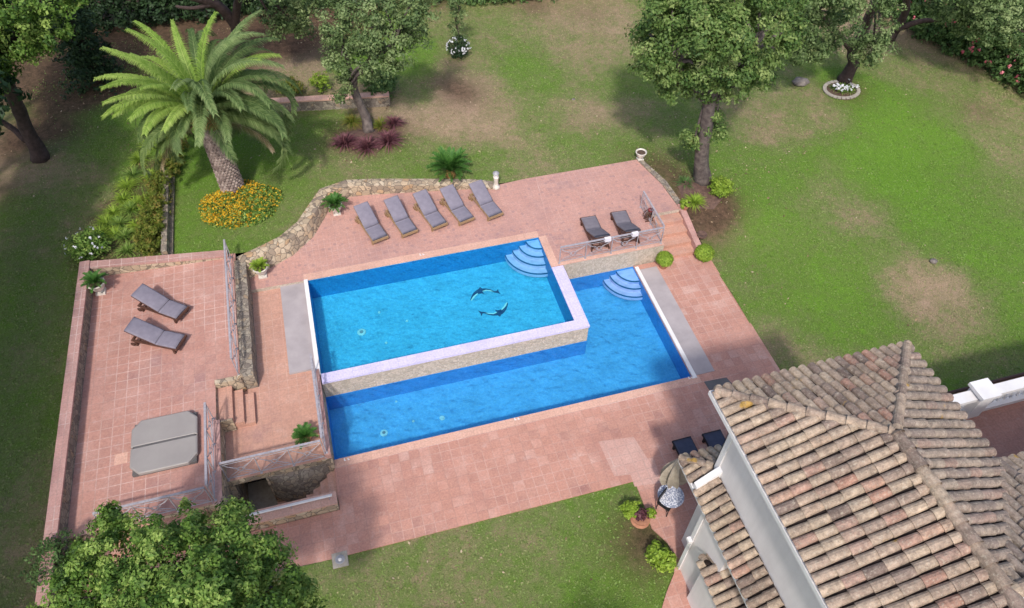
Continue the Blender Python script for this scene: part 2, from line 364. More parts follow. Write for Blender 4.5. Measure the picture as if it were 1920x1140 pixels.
def slab(name, loops, z, zb, mats, label=None, cat=None, kind=None, parent=None):
    """closed slab: first loop outside, others holes; mats = top, side"""
    vs = []; es = []
    for lp in loops:
        b = len(vs); vs += [Vector((p[0], p[1])) for p in lp]; es += [(b+i, b+(i+1) % len(lp)) for i in range(len(lp))]
    cv, ce, cf, *_ = delaunay_2d_cdt(vs, es, [], 0, 1e-6)
    mb = MB(); keep = []
    for f in cf:
        cx = sum(cv[i][0] for i in f)/len(f); cy = sum(cv[i][1] for i in f)/len(f)
        if in_poly(cx, cy, loops[0]) and not any(in_poly(cx, cy, h) for h in loops[1:]): keep.append(f)
    mb.add([(v[0], v[1], z) for v in cv], keep, mi=0)
    for lp in loops:
        n = len(lp)
        mb.add([(p[0], p[1], z) for p in lp]+[(p[0], p[1], zb) for p in lp], [(i, (i+1) % n, n+(i+1) % n, n+i) for i in range(n)], mi=1)
    return tag(mb.build(name, mats, parent), label, cat, None, kind)

# ------------------------------------------------------------------ foliage
def crown_mesh(name, blobs, mat, parent, leaf=.13, tight=False, dens=1.0, clump=.34, sz=(1, 1), flat=.85, seed=1, tone0=.5, aspect=.55, per=26):
    rg = np.random.default_rng(seed); P = []; Nn = []; T = []
    for (c, r) in blobs:
        c = np.array(c); nc = max(6, int(dens*15*(r/clump)**2*.42)); 
        u = rg.normal(size=(nc, 3)); u /= np.linalg.norm(u, axis=1)[:, None]
        rr = r*(.5+.62*rg.random(nc)**1.1) if not tight else r*(.86+.1*rg.random(nc)); rr *= 1+(.03 if tight else .16)*np.sin(u[:, 0]*5+seed)*np.cos(u[:, 1]*4+u[:, 2]*3)
        cc = c+u*rr[:, None]*np.array([1, 1, flat])
        ct = rg.normal(0, .2, nc)
        for i in range(nc):
            n = int(per*(.6+.8*rg.random()))
            cr = clump*(.55+.7*rg.random())
            w = rg.normal(size=(n, 3)); w /= np.linalg.norm(w, axis=1)[:, None]
            P.append(cc[i]+w*(cr*rg.random(n)**.45)[:, None]*np.array([1, 1, .7]))
            Nn.append(w*.8+u[i]*.5+np.array([0, 0, .55])+rg.normal(0, .45, (n, 3)))
            T.append(tone0+ct[i]+rg.normal(0, .17, n))
    P = np.concatenate(P); Nn = np.concatenate(Nn); T = np.concatenate(T)
    return leaf_quads(name, P, Nn, T, mat, parent, leaf, aspect, rg)
def leaf_quads(name, P, Nn, T, mat, parent, leaf, aspect, rg):
    n = len(P); Nn = Nn/np.linalg.norm(Nn, axis=1)[:, None]
    a = np.cross(Nn, rg.normal(size=(n, 3))); a /= np.linalg.norm(a, axis=1)[:, None]; b = np.cross(Nn, a)
    L = leaf*(.5+1.0*rg.random(n))[:, None]; Wd = L*aspect
    V = np.stack([P-a*L*.5, P+b*Wd*.5+a*L*.05, P+a*L*.5, P-b*Wd*.5-a*L*.05], 1).reshape(-1, 3)
    F = np.arange(4*n).reshape(n, 4)
    return np_mesh(name, V, F, np.repeat(T, 4), mat, parent)
def blob_px(L):
    out = []
    for (x, y, z, r) in L:
        p = W(x, y, z); out.append((tuple(p), r/px_m(p)))
    return out
def limb(mb, pts, r0, r1, wob=.1, seg=10):
    pts = [Vector(p) for p in pts]; n = 12; P = []
    for k in range(n+1):                                         # smooth the path
        t = k/n*(len(pts)-1); i = min(int(t), len(pts)-2); f = t-i
        p0 = pts[max(i-1, 0)]; p1 = pts[i]; p2 = pts[i+1]; p3 = pts[min(i+2, len(pts)-1)]
        P.append(.5*((2*p1)+(p2-p0)*f+(2*p0-5*p1+4*p2-p3)*f*f+(3*p1-p0-3*p2+p3)*f**3))
    mb.tube(P, [r0+(r1-r0)*(k/n)**.8 + (.25*r0*max(0, 1-k/2.2) if wob > .05 else 0) for k in range(n+1)], seg, True, wob)
def tree(name, label, cat, trunks, blobs, mat, bark, seed, group=None, **kw):
    """trunks: list of (path in photo px+z, r0, r1); limbs reach to the blobs from the end of the first"""
    base = W(*trunks[0][0][0]) if not isinstance(trunks[0][0][0], Vector) else trunks[0][0][0]
    t = thing(name, label, cat, base, 0, group)
    mb = MB()
    for path, r0, r1 in trunks:
        limb(mb, [(W(*p) if not isinstance(p, Vector) else p)-base for p in path], r0, r1)
    top = [(W(*p[-1]) if not isinstance(p[-1], Vector) else p[-1])-base for p, _, _ in trunks]
    bl = [(tuple(Vector(c)-base), r) for c, r in blobs]
    for c, r in bl:
        c = Vector(c); s = min(top, key=lambda q: (q-c).length)
        mid = (s+c)/2+Vector((random.uniform(-.2, .2), random.uniform(-.2, .2), .15))
        limb(mb, [s, mid, c], trunks[0][2]*.55, .03, .04, 6)
    mb.build('trunk', bark, t, True)
    crown_mesh('crown', bl, mat, t, seed=seed, **kw)
    return t
def bush(name, label, cat, loc, r, h, mat, seed, group=None, leaf=.07, clump=.12, flowers=None, nf=60, per=22, dens=1.0, parent=None, lobes=1, tight=False):
    t = thing(name, label, cat, loc, 0, group) if parent is None else parent
    z0 = 0 if parent is None else loc[2]
    bl = [((0, 0, z0+h*.5), r)]
    for k in range(lobes-1):
        a = 2*PI*k/max(1, lobes-1)+seed; bl.append(((math.cos(a)*r*.55, math.sin(a)*r*.55, z0+h*.42), r*.6))
    crown_mesh('foliage', bl, mat, t, leaf=leaf, clump=clump, flat=h/(2*r), seed=seed, per=per, dens=dens, tight=tight)
    mb = MB()
    for k in range(5):
        a = k*1.3+seed; mb.tube([(0, 0, z0), (math.cos(a)*r*.3, math.sin(a)*r*.3, z0+h*.4), (math.cos(a)*r*.6, math.sin(a)*r*.6, z0+h*.6)], [.02, .015, .008], 5)
    mb.build('stem', M['bark_dk'], t)
    if flowers is not None:
        rg = np.random.default_rng(seed+50); u = rg.normal(size=(nf, 3)); u[:, 2] = abs(u[:, 2])*.8; u /= np.linalg.norm(u, axis=1)[:, None]
        P = np.array([0, 0, z0+h*.5])+u*np.array([r, r, h*.5])*1.05
        P = np.repeat(P, 4, 0)+rg.normal(0, .02, (nf*4, 3))
        o = leaf_quads('blossoms', P, np.repeat(u, 4, 0)+rg.normal(0, .3, (nf*4, 3)), rg.random(nf*4), flowers, t, .075, .9, rg)
        if nf > 0: o['kind'] = 'stuff'
    return t
def blades(name, c, n, L, rise, wd, mat, parent, seed, droop=1.0, spread=.15, tmin=.2):
    """arching strap leaves from one point"""
    rg = np.random.default_rng(seed); V = []; F = []; T = []
    for i in range(n):
        a = rg.random()*2*PI; el = rise*(.35+.8*rg.random()); l = L*(.7+.5*rg.random())
        p = np.array(c)+np.array([math.cos(a), math.sin(a), 0])*rg.random()*spread
        d = np.array([math.cos(a), math.sin(a)]); s = np.array([-d[1], d[0], 0])*wd
        b = len(V); t0 = rg.random()
        for k in range(5):
            f = k/4; x = l*f*math.cos(el)*(1+.1*f); z = l*(f*math.sin(el)-droop*.5*f*f)
            q = p+np.array([d[0]*x, d[1]*x, max(z, -c[2]+.01 if c[2] < .3 else -9)])
            ww = (1-f**1.5*.92)*(.5+min(1, f*3)*.5); V += [q-s*ww, q+s*ww]; T += [tmin+t0*.5+f*.35]*2
        F += [(b+2*k, b+2*k+1, b+2*k+3, b+2*k+2) for k in range(4)]
    return np_mesh(name, np.array(V), np.array(F), np.array(T), mat, parent)
def frond(name, root, a, el, L, droop, lw, n, mat, parent, seed, stalk=None, tmin=.2, vee=.35, sag=.25, twist=0.0, wind=(0, 0)):
    """pinnate leaf: rachis arc with two rows of leaflets, one mesh"""
    rg = np.random.default_rng(seed); d = np.array([math.cos(a), math.sin(a), 0.]); up = np.array([0, 0, 1.])
    V = []; F = []; T = []; pts = []
    ang = el; p = np.array(root, float); m = 24; tw = rg.uniform(-.5, .5)
    for k in range(m+1):
        f = k/m; pts.append(p.copy())
        ang = el-droop*f**1.5
        w = np.array([wind[0], wind[1], 0])*f
        sdv = np.array([-d[1], d[0], 0.]); dr = d*math.cos(ang)+up*math.sin(ang)+w+sdv*tw*f*f; dr /= np.linalg.norm(dr)
        p = p+dr*L/m
    pts = np.array(pts)
    for k in range(n):
        f = .12+.88*(k/(n-1)); x = f*m; i = min(int(x), m-1); q = pts[i]+(pts[i+1]-pts[i])*(x-i)
        tg = pts[min(i+1, m)]-pts[max(i-1, 0)]; tg /= np.linalg.norm(tg)
        sd = np.cross(tg, up); sd /= np.linalg.norm(sd)+1e-9; nr = np.cross(sd, tg)
        ll = lw*(.35+.65*math.sin(PI*min(1, f*1.02)**.75))*(.85+.3*rg.random())
        for s in (-1, 1):
            dd = sd*s*.82+tg*(.55+.3*f)+nr*vee*(.6+.8*rg.random()); dd /= np.linalg.norm(dd)
            wv = np.cross(dd, nr); wv = wv/np.linalg.norm(wv)*L*.0042*(1 if lw > .3 else 4.2)
            e1 = q+dd*ll*.5; e2 = q+dd*ll-up*ll*sag
            b = len(V); t0 = tmin-.05+.45*rg.random()+.2*f
            V += [q-wv*.6, q+wv*.6, e1+wv, e1-wv, e2+wv*.15, e2-wv*.15]; T += [t0, t0, t0+.1, t0+.1, t0+.25, t0+.25]
            F += [(b, b+1, b+2, b+3), (b+3, b+2, b+4, b+5)]
    for k in range(0, m, 2):                                      # rachis ribbon with a ridge
        j = min(k+2, m); tg = pts[j]-pts[k]; sd = np.cross(tg, up); sd /= np.linalg.norm(sd)+1e-9
        w0 = L*.006*(1-k/m)+.004; w1 = L*.006*(1-j/m)+.004; h = np.array([0, 0, 1])*w0
        b = len(V); V += [pts[k]-sd*w0, pts[k]+h, pts[k]+sd*w0, pts[j]-sd*w1, pts[j]+h*.8, pts[j]+sd*w1]; T += [.95]*6
        F += [(b, b+1, b+4, b+3), (b+1, b+2, b+5, b+4)]
    return np_mesh(name, np.array(V), np.array(F), np.array(T), mat, parent)

# ------------------------------------------------------------------ terrain
CTRL = [(-4, 24, .5), (-1, 28, .5), (2, 28, .4), (5, 27, .15), (8, 26, -.03), (13.6, 26, -.03), (15, 23, -.06), (15, 21, -.3), (15, 19, -.9), (15, 13, -.92), (20, 13, -.95), (25, 20, -.7), (20, 25, -.2), (30, 30, -.2), (0, 9, -.92), (5, 8, -.92), (7, 5, -.92), (-3, 6, -.92), (-6, 24, .5), (-10.6, 23, .5), (-10.6, 15, .3), (-10.6, 10, 0), (-16, 20, .4), (-13, 31, .5), (0, 40, .5), (15, 40, 0), (30, 10, -1), (-4, 27, .5), (35, 35, -.1), (-25, 30, .6), (0, 70, .6), (60, 40, -.5), (2, 31, .4), (16.5, 22, -.15)]
CT = np.array(CTRL)
BED = [(-10.4, 23.6), (-7.25, 23.6), (-7.25, 28.5), (-7.6, 30.2), (-8.6, 30.2), (-10.2, 27), (-11, 24.5)]
def tz(x, y):
    d2 = (CT[:, 0]-x)**2+(CT[:, 1]-y)**2+.6; w = d2**-2.0
    return float((w*CT[:, 2]).sum()/w.sum())
def P2(*a): p = W(*a); return (p.x, p.y)
CURVE = [W(448, 488, .62), W(490, 468, .62), W(530, 448, .62), W(566, 418, .62), W(588, 385, .62), W(606, 358, .6), W(650, 343, .55), W(700, 341, .5), W(760, 341, .42), W(830, 341, .3), W(890, 342, .18), W(925, 346, .08)]
def offset_path(P, d):
    out = []
    for i, p in enumerate(P):
        t = (P[min(i+1, len(P)-1)]-P[max(i-1, 0)]); n = Vector((-t.y, t.x, 0)).normalized(); q = p+n*d; out.append(q)
    return out
C_out = offset_path(CURVE, .22); C_in = offset_path(CURVE, -.24)
PATH_E = [(7.48, 10.18), P2(1207, 945, -.87), P2(1222, 990, -.87), P2(1252, 1018, -.87), P2(1266, 1045, -.87), P2(1264, 1075, -.87), P2(1250, 1110, -.87), P2(1238, 1150, -.87), (6.6, 3.2), (6.2, -6)]
HOLE = [(-10.2, 10.18), (-10.2, 23.3), (-5.0, 23.1)]+[(p.x-.0, p.y) for p in offset_path(CURVE, .1)][1:]+[(8.0, 25.1), (13.55, 25.1), (13.95, 23.2), (14.25, 21.3), (14.45, 19.4), (14.45, -6)]+[(x-0, y) for x, y in reversed(PATH_E)]
def dense(P, s=.5):
    o = []
    for i in range(len(P)):
        a = Vector(P[i][:2]); b = Vector(P[(i+1) % len(P)][:2]); n = max(1, int((b-a).length/s))
        o += [tuple(a+(b-a)*k/n) for k in range(n)]
    return o
DRY = """1500 300 .2,1600 260 .08,1700 300 .02,1800 260 .15,1880 250 .5,1900 320 .45,1820 330 .25,1750 380 .1,1850 450 .2,1900 550 .2,1780 560 .8,1740 500 .9,1830 540 .85,1700 480 .7,1650 450 .25,1600 500 .2,1550 580 .15,1480 560 .3,1480 620 .85,1540 650 .75,1600 620 .2,1700 610 .15,1650 650 .55,1880 640 .3,1750 640 .75,1400 450 .3,1420 380 .25,1345 420 .75,1380 520 .42,1400 560 .38,1480 400 .3,1560 420 .4,1620 370 .7,1580 330 .65,1640 400 .75,1550 300 .3,1450 240 .75,1550 230 .7,1400 230 .65,1480 210 .55,1400 300 .3,1350 250 .35,1660 200 .12,1760 200 .35,1720 120 .55,1800 170 .55,1850 210 .65,1680 60 .85,1750 90 .7,1900 270 .7,1500 700 .2,1800 700 .15,1900 680 .7,1650 300 .0,1620 340 .1,1720 250 .1,1720 420 .2,
900 60 .55,1000 60 .6,1060 40 .75,1100 150 .7,1080 100 .68,1010 150 .35,950 80 .5,980 130 .25,900 130 .55,940 200 .65,880 160 .85,870 190 1,1010 230 .4,900 240 .9,830 260 .9,950 250 .8,1050 260 .45,1120 160 .3,1090 220 .8,1130 210 .75,1140 270 .35,1000 300 .65,960 310 .55,900 300 .35,820 290 .35,750 290 .35,700 290 .65,760 240 .9,720 200 .85,780 180 .5,740 130 .2,700 110 .2,1180 300 .4,1150 290 .38,1200 250 .5,1120 310 .5,860 330 .4,700 325 .5,620 320 .6,600 260 .35,560 350 .3,400 420 .3,360 330 .2,350 450 .2,470 440 .35,560 400 .5,540 190 .7,560 110 .85,540 60 .8,500 300 .25,
180 280 .35,220 230 .2,100 330 .75,80 420 .4,110 500 .4,100 580 .5,110 450 .6,90 700 .5,70 800 .35,50 900 .5,60 1000 .6,40 600 .4,20 800 .4,
700 1080 .5,800 1050 .58,900 990 .5,1000 980 .52,1100 960 .4,1170 920 .3,1150 1000 .25,1200 1080 .2,1050 1060 .3,1000 1020 .62,950 1080 .45,1100 1120 .2,850 1100 .62,1180 1020 .58,650 1120 .5,900 1130 .55"""
DIRT = """20 200 1,30 300 .8,110 150 1,180 200 .8,100 260 .8,0 380 .6,220 120 1,90 60 1,150 30 1,200 20 1,350 60 1,380 90 1,480 60 1,500 40 1,540 100 .5,550 30 1,640 10 1,150 200 .9,100 210 1,60 150 1,150 130 .8,40 260 .9,400 40 1,250 180 1,300 90 1,500 110 .7,440 130 .8,200 60 1,140 260 .5,460 160 .6,590 120 .3,870 185 .7,840 165 .5,1300 375 .9,1330 390 .8,1350 375 .8,1290 340 .6,1240 310 .7,690 270 .8,650 270 .7,735 262 .6,1210 1005 .7,1225 960 .4,700 20 .8,600 30 .6,820 10 .7,1000 12 .6,1590 160 .9,1330 420 .4,1840 200 .4,420 285 0,330 420 0,560 260 0,1100 25 .3,1190 300 .3"""
def samp(txt, z):
    r = []
    for s in txt.replace('\n', '').split(','):
        a = s.split(); p = W(float(a[0]), float(a[1]), z); r.append((p.x, p.y, float(a[2])))
    return np.array(r)
SD = samp(DRY, 0); SI = samp(DIRT, 0)
def dryness(x, y):
    d = (SD[:, 0]-x)**2+(SD[:, 1]-y)**2; w = np.exp(-d/1.6)+1e-5/(d+.1); return float((w*SD[:, 2]).sum()/w.sum())
def dirtness(x, y):
    v = float((np.exp(-((SI[:, 0]-x)**2+(SI[:, 1]-y)**2)/1.3)*SI[:, 2]).sum())
    if in_poly(x, y, BED): v += .75
    if y > 36 and x < 4: v += min(1, (y-36)/3)
    return min(1, v)
def build_ground():
    st = .42; X = np.arange(-22, 42, st); Y = np.arange(1, 47, st)
    hole = dense(HOLE, .5); rg = np.random.default_rng(3)
    pts = [Vector(p) for p in hole]; es = [(i, (i+1) % len(hole)) for i in range(len(hole))]
    H = np.array(hole)
    for x in X:
        for y in Y:
            q = (x+rg.uniform(-.1, .1), y+rg.uniform(-.1, .1))
            if in_poly(*q, HOLE): continue
            if ((H[:, 0]-q[0])**2+(H[:, 1]-q[1])**2).min() < .04: continue
            pts.append(Vector(q))
    for x in (-300, -150, -80, -50, -35, 0, 20, 55, 80, 150, 300):
        for y in (-300, -100, -40, -12, 20, 55, 80, 140, 300):
            if not (-23 < x < 43 and -7 < y < 48): pts.append(Vector((x, y)))
    cv, ce, cf, *_ = delaunay_2d_cdt(pts, es, [], 0, 1e-6)
    V = [(v[0], v[1], tz(v[0], v[1])) for v in cv]
    F = [tuple(f) for f in cf if not in_poly(sum(cv[i][0] for i in f)/3, sum(cv[i][1] for i in f)/3, HOLE)]
    me = bpy.data.meshes.new('lawn'); me.from_pydata(V, [], F); me.materials.append(M['lawn'])
    for nm, fn in (('dry', dryness), ('dirt', dirtness)):
        a = me.attributes.new(nm, 'FLOAT', 'POINT'); a.data.foreach_set('value', [fn(v[0], v[1]) for v in V])
    me.polygons.foreach_set('use_smooth', [True]*len(F)); me.update()
    o = bpy.data.objects.new('lawn', me); COL.objects.link(o); tag(o, kind='structure')
build_ground()
def build_grass(n=170000):
    rg = np.random.default_rng(12); P = []; T = []
    HB = [(min(p[0] for p in HOLE), max(p[0] for p in HOLE))]
    cand = np.stack([rg.uniform(-14, 36, n*2), rg.uniform(3, 41, n*2)], 1)
    # keep what the camera's field covers, outside the paving, not in the soil
    V = np.stack([cand[:, 0], cand[:, 1], np.full(len(cand), -CH)], 1)
    zc = V@np.array(FW); xx = 960+FPX*(V@np.array(RI))/zc; yy = 570-FPX*(V@np.array(UP))/zc
    cand = cand[(xx > -20) & (xx < 1940) & (yy > -10) & (yy < 1160)]
    HP = np.array(HOLE); ins = np.zeros(len(cand), bool); j = len(HP)-1
    for i in range(len(HP)):
        a, b = HP[i], HP[j]; c = (a[1] > cand[:, 1]) != (b[1] > cand[:, 1])
        with np.errstate(divide='ignore', invalid='ignore'): ins ^= c & (cand[:, 0] < (b[0]-a[0])*(cand[:, 1]-a[1])/(b[1]-a[1])+a[0])
        j = i
    cand = cand[~ins][:n]
    for k in range(0, len(cand), 4000):
        q = cand[k:k+4000]
        d = ((SD[None, :, :2]-q[:, None, :])**2).sum(2); w = np.exp(-d/1.6)+1e-5/(d+.1); dr = (w*SD[None, :, 2]).sum(1)/w.sum(1)
        di = (np.exp(-((SI[None, :, :2]-q[:, None, :])**2).sum(2)/1.3)*SI[None, :, 2]).sum(1)
        d2 = ((CT[None, :, :2]-q[:, None, :])**2).sum(2)+.6; ww = d2**-2.0; z = (ww*CT[None, :, 2]).sum(1)/ww.sum(1)
        keep = rg.random(len(q)) > np.clip(di*1.1, 0, 1)*.95+np.clip(dr-.45, 0, 1)*1.5
        P.append(np.concatenate([q, z[:, None]+.018], 1)[keep]); T.append((dr+rg.normal(0, .13, len(q)))[keep])
    P = np.concatenate(P); T = np.concatenate(T)
    o = leaf_quads('grass', P, rg.normal(0, .45, P.shape)+np.array([0, 0, 1]), T, M['grass'], None, .075, .5, rg); tag(o, 'short mown grass growing over the lawn', 'grass', None, 'stuff')
M['grass'] = leaf('grass_blades', (.14, .26, .04, 1), (.19, .25, .07, 1), (.37, .29, .18, 1), .2)
build_grass()
def litter():
    rg = np.random.default_rng(21); P = []
    for (px, py, sx, n) in ((1320, 300, 3.5, 320), (690, 230, 3, 240), (1590, 130, 3, 200), (900, 200, 5, 160), (120, 250, 4, 260), (450, 130, 3, 200), (900, 1050, 3, 90), (1650, 450, 7, 160)):
        c = W(px, py, 0); q = rg.normal(0, sx, (n, 2))+np.array([c.x, c.y])
        P += [(x, y, tz(x, y)+.03) for x, y in q if not in_poly(x, y, HOLE)]
    P = np.array(P); o = leaf_quads('leaf_litter', P, rg.normal(0, .3, P.shape)+np.array([0, 0, 1]), rg.random(len(P)), M['litter'], None, .09, .6, rg)
    tag(o, 'dry fallen leaves scattered on the grass under the trees', 'leaves', None, 'stuff')
M['litter'] = leaf('fallen_leaves', (.10, .06, .035, 1), (.28, .19, .11, 1), (.5, .4, .28, 1), .1)
litter()

# ------------------------------------------------------------------ paving and pools
up_poly = [(-4.3, 21.4), (-4.3, 22.6)]+[(p.x, p.y) for p in CURVE][1:]+[(8.0, 25.13), (13.6, 25.13), (14.0, 23.2), (14.0, 21.45), (12.42, 21.45), (12.42, 19.55), (7.47, 19.55), (7.47, 21.37), (-2.1, 21.37)]
slab('upper_pool_terrace', [up_poly], 0, -1.9, [M['tile_up'], M['stone_pale']], kind='structure')
mb = MB(); mb.box(-2.25, 21.38, -.02, 7.50, 21.72, .006); mb.box(7.475, 19.58, -.02, 7.80, 21.378, .006)
mb.box(7.82, 19.56, -.05, 12.42, 19.76, .03)
mb.build('pool_coping', M['coping'])['kind'] = 'structure'
low_poly = [(-2.14, 13.62), (11.15, 13.62), (11.15, 19.5), (14.5, 19.5), (14.5, -6), (6.2, -6)]+list(reversed(PATH_E[:-1]))+[(-10.25, 10.18), (-10.25, 12.3), (-5.0, 12.3), (-5.0, 11.75), (-2.185, 11.75), (-2.185, 13.28), (-2.14, 13.28)]
slab('lower_pool_deck', [low_poly], -.87, -2.0, [M['tile_low'], M['tile_low']], kind='structure')
mb = MB(); mb.box(-2.14, 13.3, -.9, 11.4, 13.615, -.862); mb.build('lower_pool_coping', M['coping'])['kind'] = 'structure'
lt = [(-10.2, 12.25), (-10.2, 23.3), (-4.7, 23.1), (-4.7, 16.75), (-5.6, 16.75), (-5.6, 12.25)]
slab('left_terrace', [lt], .5, -1.0, [M['tile_left'], M['stone']], kind='structure')
pf = [(-5.6, 13.3), (-5.35, 13.3), (-5.35, 14.5), (-4.35, 14.5), (-4.35, 13.3), (-2.14, 13.3), (-2.14, 17.04), (-3.2, 17.04), (-3.2, 21.42), (-4.7, 21.42), (-4.7, 17), (-5.6, 16.8)]
slab('platform_base', [pf], -.46, -2.7, [M['stone'], M['stone']], kind='structure')
pf2 = [(-5.6, 13.3), (-2.14, 13.3), (-2.14, 17.04), (-3.2, 17.04), (-3.2, 21.42), (-4.7, 21.42), (-4.7, 17), (-5.6, 16.8)]
slab('platform', [pf2], -.17, -.459, [M['tile_plat'], M['stone']], kind='structure')
mb = MB(); mb.box(-3.198, 17.042, -.6, -2.26, 21.39, -.09); o = mb.build('cover_slab', M['slab']); tag(o, kind='structure')
mb = MB(); mb.box(11.31, 13.62, -.95, 12.08, 19.22, -.85); o = mb.build('gutter_slab', M['slab']); tag(o, kind='structure')
mb = MB(); mb.box(-2.255, 16.66, -.5, -2.105, 21.4, .035); mb.box(11.155, 13.5, -1.0, 11.3, 19.38, -.81); mb.build('white_pool_edge', M['white'])['kind'] = 'structure'
mb = MB(); mb.box(-1.3, 15.6, -.86, 0, 15.7, -.85) if False else None
M['tile_pale'] = tiles('pale_paving', (.52, .31, .26, 1), (.44, .25, .21, 1), (.66, .48, .42, 1), .35, .06, 0, 0, .7, .15)
def flat(name, P, z0, z1, mat, **k): mb = MB(); mb.prism(P, z0, z1); return tag(mb.build(name, mat), **k)
c4 = [W(x, y, -.87) for x, y in ((1122, 828), (1188, 819), (1243, 905), (1190, 912), (1182, 890), (1152, 893))]
flat('pale_paving', [(p.x, p.y) for p in reversed(c4)], -.89, -.866, M['tile_pale'], kind='structure')
flat('joint_strip', [(-2.14, 13.27), (12.9, 13.27), (12.9, 13.297), (-2.14, 13.297)], -.89, -.864, M['tile_pale'], kind='structure')
flat('joint_strip', [(8.05, 21.7), (8.08, 21.7), (8.5, 25.05), (8.47, 25.05)], -.02, .004, M['tile_pale'], kind='structure')
c4 = [W(x, y, -.87) for x, y in ((1320, 716), (1362, 708), (1374, 722), (1330, 732))]
flat('floor_mat', [(p.x, p.y) for p in reversed(c4)], -.869, -.855, M['vinyl_dk'], label='dark grey mat on the deck beside the roof corner', cat='mat')
# basins
def basin(name, P, zt, zf, mf, mw):
    n = len(P); mb = MB(); mb.add([(x, y, zf) for x, y in P], [tuple(range(n))], mi=0)
    mb.add([(x, y, zf) for x, y in P]+[(x, y, zt) for x, y in P], [(i, n+i, n+(i+1) % n, (i+1) % n) for i in range(n)], mi=1)
    tag(mb.build(name, [mf, mw]), kind='structure')
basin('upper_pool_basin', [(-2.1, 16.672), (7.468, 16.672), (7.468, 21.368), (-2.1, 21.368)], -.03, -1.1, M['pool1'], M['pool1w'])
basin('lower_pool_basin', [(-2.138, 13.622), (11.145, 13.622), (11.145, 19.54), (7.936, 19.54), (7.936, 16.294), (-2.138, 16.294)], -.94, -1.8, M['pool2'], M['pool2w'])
# rim with its pale stone outer face
mb = MB()
L_ = [(-2.1, 16.27), (7.96, 16.27), (7.96, 19.54), (7.472, 19.54), (7.472, 16.67), (-2.1, 16.67)]
mb.prism(L_, -.10, .0, 0); mb.build('pool_rim', M['rim'])['kind'] = 'structure'
mb = MB(); mb.prism([(-2.12, 16.30), (7.93, 16.30), (7.93, 19.54), (7.474, 19.54), (7.474, 16.665), (-2.12, 16.665)], -1.74, -.102, 0)
mb.build('rim_wall', M['stone_pale'])['kind'] = 'structure'
def sheet(name, poly, z, mat):
    mb = MB(); mb.add([(p[0], p[1], z) for p in poly], [tuple(range(len(poly)))]); tag(mb.build(name, mat), kind='structure')
sheet('upper_pool_water', [(-2.1, 16.672), (7.47, 16.672), (7.47, 21.368), (-2.1, 21.368)], -.045, M['water1'])
sheet('lower_pool_water', [(-2.137, 13.623), (11.15, 13.623), (11.15, 19.54), (7.937, 19.54), (7.937, 16.292), (-2.137, 16.292)], -.96, M['water2'])
def quarter_steps(name, cx, cy, radii, zs):
    m = MB(); e = MB(); s0 = MB()
    for i, (r, z, zb) in enumerate(zip(radii, zs, zs[1:]+[zs[-1]-.2])):
        A = [PI+ (PI/2)*k/16 for k in range(17)]
        poly = [(cx, cy)]+[(cx+math.cos(a)*r, cy+math.sin(a)*r) for a in A]
        (s0 if i == 0 else m).prism(poly, zs[-1]-.2-.002*i, z)
        r2 = r-.03
        ring = [(cx+math.cos(a)*(r+.004), cy+math.sin(a)*(r+.004)) for a in A]+[(cx+math.cos(a)*r2, cy+math.sin(a)*r2) for a in reversed(A)]
        n = len(ring); h = n//2
        e.add([(p[0], p[1], z+.004) for p in ring], [(k, k+1, n-2-k, n-1-k) for k in range(h-1)])
        e.add([(p[0], p[1], z+.004) for p in ring[:h]]+[(p[0], p[1], z-.05) for p in ring[:h]], [(k, k+1, h+k+1, h+k) for k in range(h-1)])
    r0 = thing(name, None, None); r0['kind'] = 'structure'
    m.build('step', M['poolstep'], r0); s0.build('top_step', M['poollav'], r0); e.build('step_edge', M['pooltile_s'], r0)
quarter_steps('pool_steps', 7.466, 21.366, [.55, .85, 1.14, 1.45], [-.14, -.33, -.52, -.72])
quarter_steps('pool_steps', 11.148, 19.536, [.76, 1.02, 1.3], [-1.04, -1.22, -1.42])
# dolphin mosaics (flat inlay on the pool floor)
def dolphin(name, c, rot, mir, label):
    top = [(-.5, -.12), (-.44, -.04), (-.34, .06), (-.2, .13), (-.12, .15), (-.05, .2), (.0, .145), (.12, .12), (.26, .06), (.36, -.02), (.42, -.03), (.5, .03), (.49, -.05), (.52, -.16), (.44, -.1), (.36, -.07)]
    bot = [(.24, .0), (.1, .045), (-.02, .04), (.0, -.04), (-.08, .0), (-.2, .0), (-.3, -.05), (-.4, -.12), (-.48, -.16)]
    t = thing(name, label, 'mosaic', c, rot, 'dolphin mosaics on the pool floor')
    out = [(x*1.25, (y*mir)*1.75, 0) for x, y in top+bot]
    a = MB(); a.add(out, [tuple(range(len(out)))]); a.build('body', M['dol'], t)
    b = MB(); bel = [(-.49, -.14), (-.4, -.06), (-.3, -.005), (-.2, .03), (-.2, .0), (-.3, -.05), (-.4, -.12), (-.48, -.16)]
    bel2 = [(-.02, .06), (.1, .075), (.24, .035), (.34, -.03), (.24, .0), (.1, .045), (-.02, .04)]
    for q in (bel, bel2): b.add([(x*1.25, (y*mir)*1.75, .004) for x, y in q], [tuple(range(len(q)))])
    b.build('belly', M['dol_w'], t)
M['dol'] = simple('dolphin_tile', (.03, .06, .14, 1), (.06, .14, .24, 1), 8, .4)
M['dol_w'] = simple('dolphin_belly_tile', (.85, .9, .75, 1), (.7, .85, .8, 1), 8, .4)
dz = -1.09
p = W(907, 549, dz); dolphin('dolphin_mosaic', p, .02, 1, 'dolphin mosaic arching upward on the turquoise pool floor, nearer the far edge')
p = W(929, 583, dz); dolphin('dolphin_mosaic', p, PI+.1, 1, 'dolphin mosaic curving downward on the turquoise pool floor, nearer the stone rim')
